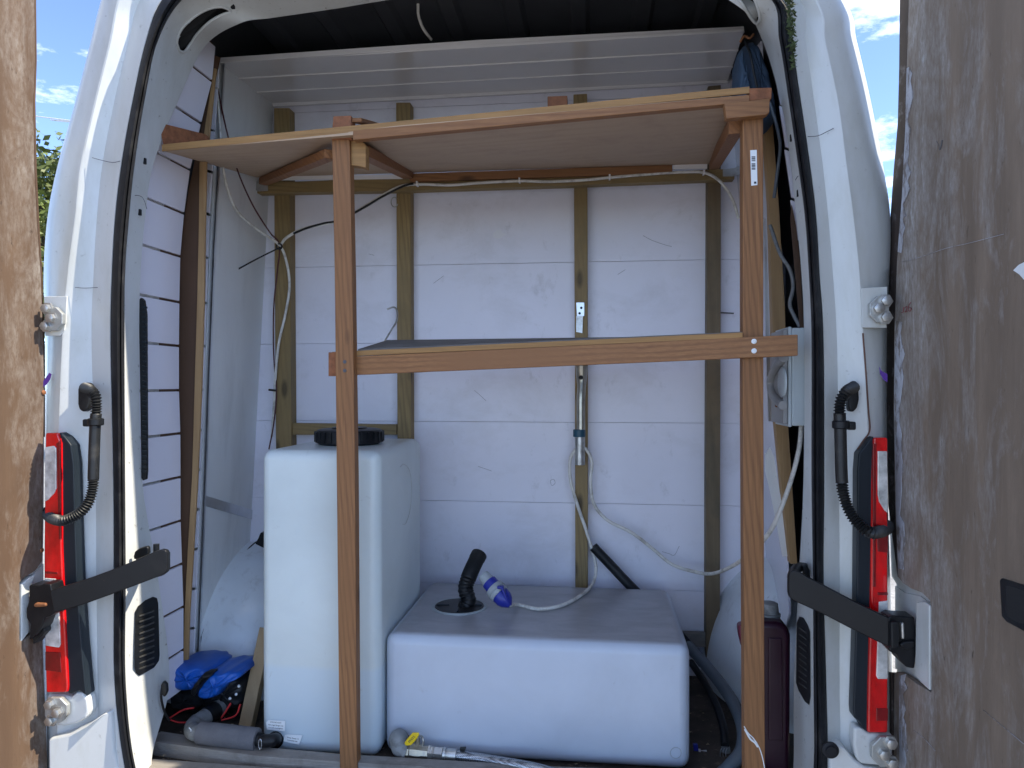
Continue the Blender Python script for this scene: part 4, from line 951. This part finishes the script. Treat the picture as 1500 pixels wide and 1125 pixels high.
lev = pp('lever', [(592, 1089), (596, 1083), (604, 1074), (613, 1074), (614, 1077), (608, 1086), (602, 1092), (594, 1093)], YV - .022, .006, m_yellow, va, .002)
text('lever_text', 'PN25', .008, PY(603, 1083, YV - .0225), PY(609, 1078, YV) - PY(599, 1089, YV), (-.5, 0, .6), m_print, lev, fit=.020, depth=.0002)
tube('lever_arm', [PY(612, 1077, YV - .012), PY(618, 1079, YV), PY(620, 1086, YV), PY(619, 1093, YV)], .003, m_zinc, va, n=8)
bhp = [o_ + D_v * .128, PY(705, 1112, YV - .005), PY(730, 1116, YV - .015), PY(760, 1121, YV - .03), PY(800, 1130, YV - .045), PY(860, 1150, YV - .06)]
m_braid, N, L, b = base('steel_braid')
vv = vecmap(N, L, (260, 260, 260), rot=(.3, .6, .4)); ch = N.new('ShaderNodeTexChecker'); ch.inputs['Scale'].default_value = 1.6
L.new(vv, ch.inputs['Vector']); ch.inputs['Color1'].default_value = (.55, .58, .6, 1); ch.inputs['Color2'].default_value = (.06, .06, .07, 1)
L.new(ch.outputs['Color'], b.inputs['Base Color']); b.inputs['Metallic'].default_value = .8; b.inputs['Roughness'].default_value = .35
tube('braided_hose', bhp, .0125, m_braid, va, n=18, k=10)
pp('hose_clip', [(673, 1097), (682, 1097), (681, 1101), (674, 1101)], YV - .008, .012, m_plastic, va, .001)

# ------------------------------------------------------------ floor clutter
def on_floor(x, y, h=0): return PZ(x, y, -.938 + h)
# front strips on the floor
s1 = prism('worn_metal_strip', [on_floor(221, 1079, .036), on_floor(236, 1071, .036), on_floor(385, 1094, .036), on_floor(500, 1104, .036), on_floor(800, 1122, .036), on_floor(1100, 1133, .036), on_floor(1100, 1150, .036), on_floor(500, 1116, .036), on_floor(380, 1108, .036), on_floor(222, 1086, .036)],
           (0, 0, -.035), m_greyplank, None, .001)
prop(s1, 'worn silver-grey threshold strip lying along the front edge of the floor', 'threshold strip')
s2 = prism('floor_edge_board', [on_floor(205, 1110, .020), on_floor(400, 1124, .020), on_floor(700, 1140, .020), on_floor(1150, 1150, .020), on_floor(1150, 1190, .020), on_floor(205, 1180, .020)], (0, 0, -.019), m_greyplank, None, .001)
prop(s2, 'dark grubby board at the lip of the load floor under the threshold strip', 'board')
# debris
Vd = []; Fd = []; random.seed(21)
for i in range(900):
    x = -1.15 + random.random() * 1.5; y = 1.66 + abs(random.gauss(0, .16)); s = .001 + random.random() ** 3 * .0038
    if x > -1.0: y = 1.66 + random.random() * .5
    p = Vector((x, min(y, 2.35), EYE - .936 + s * .3)); k = len(Vd); a = random.random() * 6.28
    q = [Vector((math.cos(a + j * 2.1) * s * (1 + random.random()), math.sin(a + j * 2.1) * s, random.random() * s)) for j in range(3)]
    Vd += [p + w for w in q] + [p + Vector((0, 0, s))]
    Fd += [[k, k + 1, k + 2], [k, k + 1, k + 3], [k + 1, k + 2, k + 3], [k + 2, k, k + 3]]
db = mesh('floor_debris', Vd, Fd, MAT('wood_chip_debris', (.26, .20, .13), .9, var=.6, vs=40)); db['kind'] = 'stuff'; db['label'] = 'bits of wood chip and dirt on the van floor'

# blue roll bag
def pillow(name, outline, Y, depth, mat, par, puff=.25):
    """closed soft body: outline in a vertical plane, rounded front and back"""
    P = [PY(x, y, Y) for x, y in outline]; P = catmull(P + [P[0]], 3)[:-1]
    c = sum(P, Vector()) / len(P); rings = []
    for d, s in ((-.5, .55), (-.48, .78), (-.42, .92), (-.28, 1), (0, 1.02), (.25, 1), (.45, .9), (.5, .02)):
        rings.append([c + (p - c) * s + Vector((0, d * depth + .5 * depth, 0)) for p in P])
    rings.insert(0, [c + (p - c) * .02 + Vector((0, -.01 * depth, 0)) for p in P])
    n = len(P); V = [p for r in rings for p in r]; Fc = []
    random.seed(len(V))
    for a in range(len(rings) - 1):
        for i in range(n): Fc.append([a * n + i, a * n + (i + 1) % n, (a + 1) * n + (i + 1) % n, (a + 1) * n + i])
    V = [v + Vector((random.gauss(0, .0018), random.gauss(0, .004), random.gauss(0, .0018))) for v in V]
    o = mesh(name, V, Fc, mat, par, smooth=True)
    md = o.modifiers.new('Subdivision', 'SUBSURF'); md.levels = 1; md.render_levels = 2
    return o
bb = thing('blue_tool_roll', 'bright blue rolled nylon bag with a black strap on the floor at far left', 'bag', on_floor(300, 1045))
pillow('bag_lobe', [(243, 982), (256, 978), (285, 979), (300, 983), (306, 990), (300, 1000), (284, 1013), (270, 1016), (248, 1013), (241, 1000)], 1.86, .16, m_blue, bb)
pillow('bag_lobe', [(300, 990), (315, 987), (335, 986), (346, 989), (348, 995), (334, 1002), (322, 1012), (313, 1024), (300, 1028), (286, 1026), (282, 1018), (290, 1003)], 1.845, .16, m_blue, bb)
pillow('strap', [(297, 987), (309, 988), (303, 996), (292, 1008), (284, 1022), (277, 1014), (284, 1002)], 1.835, .05, m_plastic, bb)
pillow('dark_lining', [(305, 1010), (322, 1000), (340, 994), (354, 1000), (356, 1016), (352, 1034), (334, 1044), (300, 1044), (288, 1034)], 1.90, .14, m_plastic, bb)
for x, y in ((346, 1017), (337, 1023), (350, 1005)): revolve('stud', PY(x, y, 1.885), (0, -1, 0), [(0, .004), (.003, .003), (.004, .001)], m_paper, bb, n=8)
bk2 = thing('black_bag', 'flattened black bag lying under the blue roll', 'bag', on_floor(275, 1050))
pillow('bag_body', [(243, 1014), (262, 1012), (290, 1018), (298, 1036), (280, 1042), (246, 1040)], 1.93, .14, m_void, bk2)
# pipework in front
pf = thing('insulated_pipework', 'dark foam-sleeved pipe with grey couplings on the threshold strip', 'pipe', on_floor(340, 1090))
YI = 1.748
a_, b_ = PY(292, 1073, YI), PY(377, 1083, YI)
D_i = (b_ - a_).normalized(); Li = (b_ - a_).length
revolve('foam_sleeve', a_, D_i, [(0, .018), (.0, .0255), (.004, .0268), (Li - .004, .0268), (Li, .0255), (Li, .018)], m_foam, pf, n=28)
tube('pipe_core', [a_ - D_i * .008, b_ + D_i * .012], .0165, m_plastic, pf, smooth_path=False, n=16)
tube('elbow', [a_ + Vector((-.002, 0, 0)), PY(285, 1073, YI), PY(281, 1068, YI + .03), PY(288, 1058, YI + .08)], .0165, m_greyfit, pf, n=14, rf=lambda t, i: .0195 if t < .75 else .022)
c1, c2 = PY(288, 1060, YI + .07), PY(343, 1020, YI + .22); dd = (c2 - c1)
LL = dd.length
revolve('coupling', c1, dd, [(0, .016), (.001, .022), (LL * .22, .023), (LL * .23, .018)], m_greyfit, pf)
revolve('rubber_band', c1, dd, [(LL * .22, .021), (LL * .23, .0235), (LL * .48, .0235), (LL * .49, .02)], m_plastic, pf)
revolve('coupling', c1, dd, [(LL * .47, .018), (LL * .48, .0225), (LL * .62, .0225), (LL * .63, .017), (LL * .8, .016), (LL * .81, .019), (LL * .98, .019), (LL, .015)], m_greyfit, pf)
tube('wire_clip', [PY(381 + 2.2 * math.cos(a), 1090 + 7 * math.sin(a), YI - .018) for a in [i * math.pi / 5 for i in range(11)]], .0014, m_alu, pf, n=6)
tube('wire_clip', [PY(277, 1066, YI - .012), PY(280, 1070, YI - .016), PY(278, 1076, YI - .016)], .0013, m_paper, pf, n=6)
# red wires
for pts, lb in (([(248, 1052), (268, 1040), (284, 1037)], 'red wire curving under the near edge of the blue bag'), ([(246, 1053), (262, 1058), (285, 1058)], 'red wire running low along the floor to the grey coupling'),
            ([(325, 1055), (345, 1048), (352, 1032)], 'red wire arching up to the dark end of the blue bag'), ([(324, 1052), (332, 1040), (338, 1030)], 'short red wire kinked beside the grey coupling')):
    o = tube('red_wire', [PY(x, y, 1.83 + .0 * x) for x, y in pts], .0022, m_red, None, n=8); prop(o, lb, 'wire', 'red wires under the blue bag')
# cable gland on jamb
gl = tube('black_cable', [PY(238, 1004, 1.72), PY(236, 1020, 1.72), PY(240, 1040, 1.73), PY(248, 1055, 1.75)], .003, m_plastic, None, n=8)
prop(gl, 'thin black cable dropping from the gland on the left door jamb', 'cable')
pp('gland', [(235, 1004), (238, 998), (243, 1003), (244, 1014), (240, 1022), (235, 1016)], 1.715, .012, m_plastic, gl, .003)
# timber offcut
oc = beam('timber_offcut', PY(361, 1066, 1.90), PY(392, 920, 1.99), .036, .030, m_offcut, None, up=(0, 1, 0))
prop(oc, 'rough timber offcut leaning between the wheel arch and the tall tank', 'timber offcut')

# burgundy jug
jg = thing('burgundy_jug', 'dark burgundy plastic container with a grey cap behind the right-hand post', 'container', PY(1125, 1106, 1.80))
j0, j1 = PY(1100, 1000, 1.79), PY(1158, 1000, 1.79); zt, zb2 = PY(1130, 912, 1.79).z, ZF
prism('jug_body', [Vector((j0.x, 1.79, zb2)), Vector((j1.x, 1.79, zb2)), Vector((j1.x + .002, 1.79, zt - .03)), Vector((j1.x - .006, 1.79, zt - .006)), Vector((j1.x - .03, 1.79, zt)), Vector((j0.x + .01, 1.79, zt)), Vector((j0.x, 1.79, zt - .02))], (0, .12, 0), m_burg, jg, .014, 4)
pp('label_panel', [(1126, 935), (1146, 935), (1147, 1085), (1126, 1085)], 1.786, .006, m_burg, jg, .0025)
pp('handle', [(1082, 917), (1090, 914), (1093, 940), (1092, 958), (1087, 948), (1083, 930)], 1.80, .03, MAT('burgundy_handle', (.12, .008, .03), .35), jg, .005)
cj = PY(1127, 910, 1.85)
revolve('jug_cap', Vector((cj.x, 1.85, zt - .002)), (0, 0, 1), [(0, .026), (.006, .026), (.008, .022), (.030, .020), (.033, .015)], m_greyfit, jg, n=22)
# electrical box
eb = thing('electrical_box', 'pale grey plastic electrical box behind the end of the middle shelf rail', 'box', PY(1156, 625, 1.71))
X0, X1 = PY(1155, 550, 1.70).x, PY(1178, 550, 1.70).x
zt, zb2 = PY(1166, 480, 1.70).z, PY(1166, 624, 1.70).z
box('box_back', X0 + .007, X1 + .02, 1.70, 1.815, zb2, zt, m_box, eb, .003)
box('box_rim', X0 - .001, X0 + .0065, 1.697, 1.818, zb2 - .002, zt + .002, m_box, eb, .002)
box('box_lid', X0 - .012, X0 - .0015, 1.70, 1.812, zb2 + .004, zt - .004, m_boxdark, eb, .002)
def pxp(name, pts, X, th, mat): return px_(name, pts, X, th, mat, eb, .0015)
tube('curved_cover', [PX(x, y, X0 - .016) for x, y in ((1148, 524), (1140, 533), (1132, 548), (1129, 562), (1132, 577), (1140, 588), (1147, 594))], .010, m_boxdark, eb, n=12)
revolve('cover_disc', PX(1147, 560, X0 - .011), (-1, 0, 0), [(0, .034), (.003, .034), (.005, .030)], m_box, eb, n=32)
revolve('latch_screw', PX(1138, 593, X0 - .020), (-1, 0, 0), [(0, .006), (.003, .005)], m_rust, eb, n=10)
# flex above the box
fl = tube('grey_flex', [PY(1128, 330, 1.85), PY(1142, 370, 1.82), PY(1157, 395, 1.80), PY(1162, 420, 1.79), PY(1157, 445, 1.78), PY(1163, 462, 1.77), PY(1172, 479, 1.76)], .0045, m_greyfit, None, n=8)
prop(fl, 'dull grey flex snaking out of the dark gap into the electrical box', 'cable')
fl2 = tube('black_flex', [PY(1128, 150, 1.80), PY(1138, 185, 1.79), PY(1143, 215, 1.79), PY(1139, 250, 1.80), PY(1134, 290, 1.82)], .004, m_hose, None, n=8)
prop(fl2, 'dark flex hanging behind the top of the right-hand post', 'cable')
# blue cloth bundle on the top shelf
bc = thing('blue_cloth_bag', 'dull blue fabric bag standing on the right end of the top shelf', 'bag', PY(1110, 150, 1.80))
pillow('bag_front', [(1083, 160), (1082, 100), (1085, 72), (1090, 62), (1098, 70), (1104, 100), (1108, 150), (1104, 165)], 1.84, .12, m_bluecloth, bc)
pillow('bag_side', [(1092, 58), (1104, 53), (1114, 62), (1128, 100), (1140, 150), (1138, 172), (1112, 172), (1104, 120), (1096, 75)], 1.80, .16, MAT('shadow_blue_fabric', (.022, .042, .075), .85, var=.2, vs=14, bump=.3, bs=90), bc)  # same bag fabric darkened, the shade of this side put into its colour
tube('piping_edge', [PY(1091, 60, 1.80), PY(1099, 80, 1.79), (PY(1104, 105, 1.79)), PY(1110, 135, 1.79), PY(1112, 160, 1.79)], .003, m_plastic, bc, n=8)
tube('carry_loop', [PY(1084, 62, 1.83), PY(1090, 53, 1.82), PY(1098, 56, 1.81), PY(1104, 50, 1.81)], .003, m_rust, bc, n=8)

# ------------------------------------------------------------ wires at the left and along the rail
YW = 2.322
w1 = tube('white_lead', [PY(x, y, Y) for x, y, Y in ((321, 96, 2.04), (318, 130, 2.03), (322, 180, 2.03), (326, 240, 2.04), (336, 285, 2.08), (352, 315, 2.15), (380, 338, 2.25), (409, 359, 2.32), (420, 385, 2.34), (424, 420, 2.355), (418, 460, 2.355), (408, 505, 2.355), (403, 560, 2.355), (401, 600, 2.36), (398, 640, 2.37))], .0042, m_cable, None, n=8)
prop(w1, 'white cable running from the left ceiling corner down the first stud', 'cable')
w2 = tube('dark_red_lead', [PY(x, y, Y) for x, y, Y in ((317, 120, 2.03), (325, 160, 2.03), (334, 200, 2.03), (348, 250, 2.08), (370, 300, 2.18), (395, 340, 2.28), (409, 358, 2.318), (406, 400, 2.345), (401, 450, 2.35), (401, 520, 2.355), (405, 575, 2.355), (401, 620, 2.36), (394, 658, 2.37))], .0024, m_darkred, None, n=8)
prop(w2, 'thin dark red twin wire beside the white cable at the left wall', 'wire')
w3 = tube('white_rail_lead', [PY(x, y, YW) for x, y in ((411, 359), (420, 348), (442, 336), (470, 329), (500, 322), (535, 302), (562, 285), (590, 272), (620, 270), (660, 271), (700, 268), (760, 265), (800, 266), (850, 264), (893, 260), (950, 255), (1000, 252), (1032, 253), (1055, 266), (1072, 290), (1082, 320))], .0045, m_cable, None, n=8)
prop(w3, 'white cable clipped along the wooden rail under the top shelf', 'cable')
tube('black_sheath', [PY(x, y, YW - .003) for x, y in ((430, 342), (450, 334), (475, 327), (492, 324), (515, 314), (540, 300), (560, 288), (590, 273), (606, 269))], .0036, m_plastic, w3, n=8)
for x, y in ((611, 270), (761, 265), (893, 260), (1031, 253)): box('cable_clip', *(lambda p: (p.x - .003, p.x + .003, p.y - .007, p.y + .012, p.z - .006, p.z + .009))(PY(x, y, YW)), m_pvc, w3, .001)
kt = thing('cable_knot', 'black cable tie knot holding the wires together at the first stud', 'cable tie', PY(410, 361, 2.31))
tube('tie_loop', [PY(409 + 4 * math.cos(a), 361 + 4 * math.sin(a), 2.312 + .006 * math.sin(a * 2)) for a in [i * math.pi / 4 for i in range(9)]], .0028, m_plastic, kt, n=8)
tube('tie_tail', [PY(411, 362, 2.308), PY(375, 380, 2.27), PY(333, 403, 2.22)], .0026, m_plastic, kt, n=8)
tb2 = tube('cable_tie', [PY(394, 571, 2.35), PY(404, 572, 2.342)], .0035, m_plastic, None, smooth_path=False, n=8)
prop(tb2, 'small black cable tie lower down the wires at the first stud', 'cable tie')
hk = tube('wire_hook', [PY(564, 499, 2.1), PY(573, 484, 2.2), (PY(581, 470, 2.30)), PY(581.5, 456, 2.33), PY(577, 450, 2.34), PY(567, 453, 2.34)], .003, m_zinc, None, n=8)
prop(hk, 'bent wire hook standing behind the left end of the middle shelf', 'hook')
ry = tube('ring_hook', [PY(578 + 5 * math.cos(a), 296 + 7 * math.sin(a), 2.35) for a in [.4 + i * .5 for i in range(11)]], .0018, m_zinc, None, n=8)
prop(ry, 'thin metal ring hook on the second stud just under the rail', 'hook')
bkh = pp('black_tap', [(373, 797), (378, 788), (381, 780), (392, 782), (392, 805), (383, 802)], 2.28, .03, m_plastic, None, .004)
prop(bkh, 'small black tap poking out beside the tall tank near the wheel arch', 'tap')

# ------------------------------------------------------------ outside
def tree(x, y, h, r, seed, label):
    random.seed(seed)
    t = thing('broadleaf_tree', label, 'tree', (x, y, 0), 'trees beyond the van')
    tr = tube('trunk', [(x, y, 0), (x + .1, y, h * .3), (x - .05, y + .1, h * .6), (x, y, h * .9)], .16, m_bark, t, n=10, rf=lambda u, i: .17 * (1 - u * .8))
    for k in range(9):
        a = k * 2.4; z = h * (.35 + .06 * k); b = Vector((x, y, z)); e = b + Vector((math.cos(a) * r * .75, math.sin(a) * r * .75, h * .15))
        tube('limb', [b, b.lerp(e, .5) + Vector((0, 0, .1)), e], .05, m_bark, tr, n=6, rf=lambda u, i: .055 * (1 - u * .75))
    cl = []
    for k in range(95):
        a = random.random() * 6.28; u = random.random() ** .5; zz = random.random()
        rr = r * (math.sin(math.pi * (.12 + .8 * zz)) ** .7)
        cl.append((Vector((x + math.cos(a) * rr * u, y + math.sin(a) * rr * u, h * (.28 + .70 * zz))), .35 + random.random() * .45))
    V = []; Fc = []
    for c, s in cl:
        for q in range(260):
            d = Vector((random.gauss(0, 1), random.gauss(0, 1), random.gauss(0, .8))).normalized() * s * (random.random() ** .35)
            p = c + d; l = .05 + random.random() * .05
            u = Vector((random.gauss(0, 1), random.gauss(0, 1), random.gauss(0, .6))).normalized(); w = u.cross(Vector((random.random(), random.random(), random.random()))).normalized()
            k = len(V); V += [p - u * l, p + w * l * .5, p + u * l, p - w * l * .5]; Fc.append([k, k + 1, k + 2, k + 3])
    me = bpy.data.meshes.new('crown'); me.from_pydata([tuple(v) for v in V], [], Fc); link('crown', me, m_leaf1, t)
Pt = PY(40, 560, 13.0)
tree(Pt.x + .1, 13.0, 5.75, 2.5, 3, 'sunlit broadleaf tree seen between the left door and the van side')
wv = tube('overhead_wire', [PY(-900, 60, 18), PY(50, 170, 18.), PY(100, 177, 18.), PY(700, 215, 18)], .014, MAT('pale_wire', (.6, .6, .6), .5), None, n=6)
prop(wv, 'pale overhead wire crossing the blue sky left of the van', 'wire')
